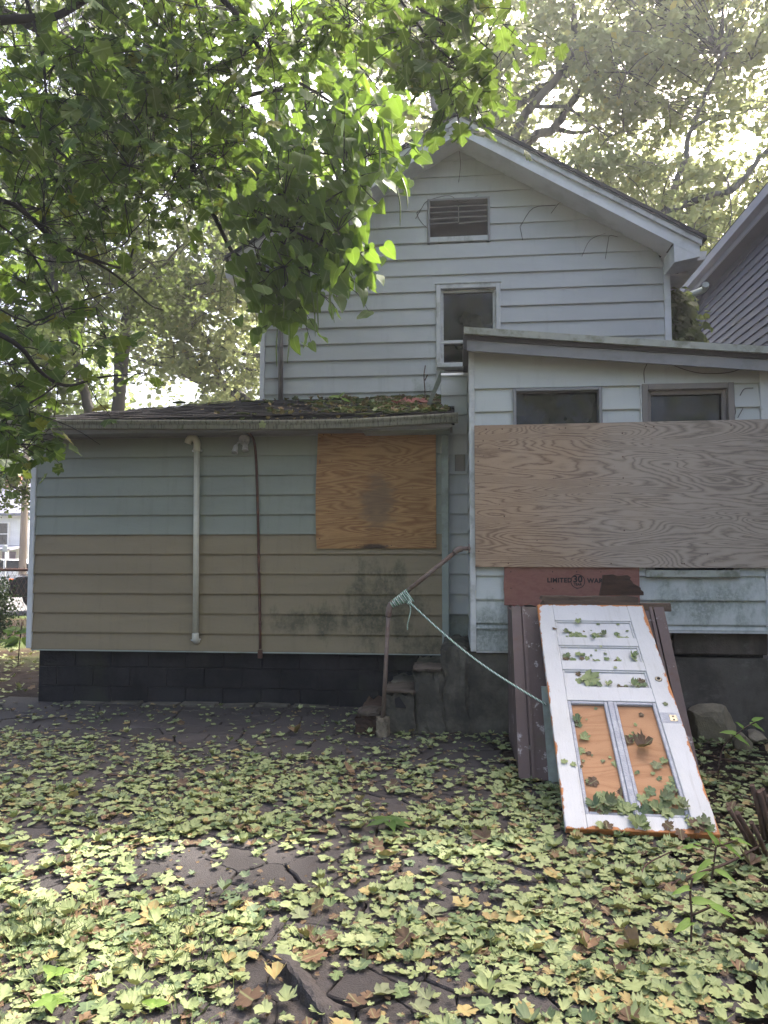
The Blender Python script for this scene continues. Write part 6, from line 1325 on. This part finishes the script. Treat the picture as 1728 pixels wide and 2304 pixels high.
g = lambda x, y, z=.02: G(x, y, 0) + Vector((0, 0, z))
twig([g(1480, 2010), g(1560, 1985, .03), g(1640, 1965, .05), g(1720, 1940, .09)], .010, 'long reddish twig lying below the low spreading sapling')
twig([g(1440, 1990), g(1455, 1965, .04), g(1510, 1930, .03)], .006, 'forked grey twig lying on leaves below the right foot of the door')
twig([g(1570, 1700), g(1640, 1720, .03), g(1720, 1735, .04)], .008, 'thin twig lying between the hatch and the large mossy rock')
twig([g(1640, 1790), g(1690, 1810, .03), g(1735, 1830, .03)], .008, 'thin twig lying beside the clump of dead stalks')
twig([g(1175, 2065), g(1200, 2058), g(1235, 2050)], .006, 'short dark twig lying on bare asphalt at lower right')
twig([g(240, 1750), g(290, 1752), g(330, 1756)], .007, 'short dark twig lying among the leaves at mid left')
twig([g(1020, 1672), g(1010, 1660, .03), g(1040, 1652)], .006, 'pale twig lying before the concrete wall left of the hatch')
twig([g(590, 1745), g(620, 1755), g(660, 1752)], .006, 'curved twig lying on dark asphalt in mid-yard')
mb = MB()
for cx, cy, n_, sp in [(90, 2110, 110, .10), (60, 2200, 70, .12), (430, 2140, 90, .09), (300, 2180, 60, .10), (420, 2080, 50, .08), (150, 2080, 40, .10), (20, 2090, 60, .1), (700, 2120, 16, .06), (430, 2270, 50, .08), (1090, 2140, 12, .05)]:
    c = G(cx, cy)
    for _ in range(n_):
        p = c + Vector((rl.gauss(0, sp), rl.gauss(0, sp), -.01)); hgt = rl.uniform(.05, .13); d = Vector((rl.gauss(0, .5), rl.gauss(0, .5), 1)).normalized(); s = d.cross(Vector((rl.gauss(0, 1), rl.gauss(0, 1), 0))).normalized() * .0018
        m1 = p + d * hgt * .6; e = p + d * hgt + Vector((d.x, d.y, -.3)) * hgt * .35; mb.add([p - s, p + s, m1 + s, m1 - s, e], [(0, 1, 2, 3), (3, 2, 4)])
tag(mb.build('grass', GRASSM), 'thin tufts of grass among the leaves at the lower left', 'grass', kind='stuff')

# ------------------------------------------------------------------ haze volume added to veil the view like lens glare
g = NG('haze_air'); vn = g.t.nodes.new('ShaderNodeVolumePrincipled'); vn.inputs['Color'].default_value = (0.92, 0.94, 1.0, 1); vn.inputs['Density'].default_value = 0.0021; vn.inputs['Anisotropy'].default_value = 0.5
ho = g.t.nodes.new('ShaderNodeOutputMaterial'); g.t.links.new(vn.outputs[0], ho.inputs['Volume'])
hz = MB().box(-45, 45, -22, 62, -1.2, 24).build('haze', g.m); tag(hz, 'thin pale haze volume added over the yard as a glare veil', None, kind='stuff')
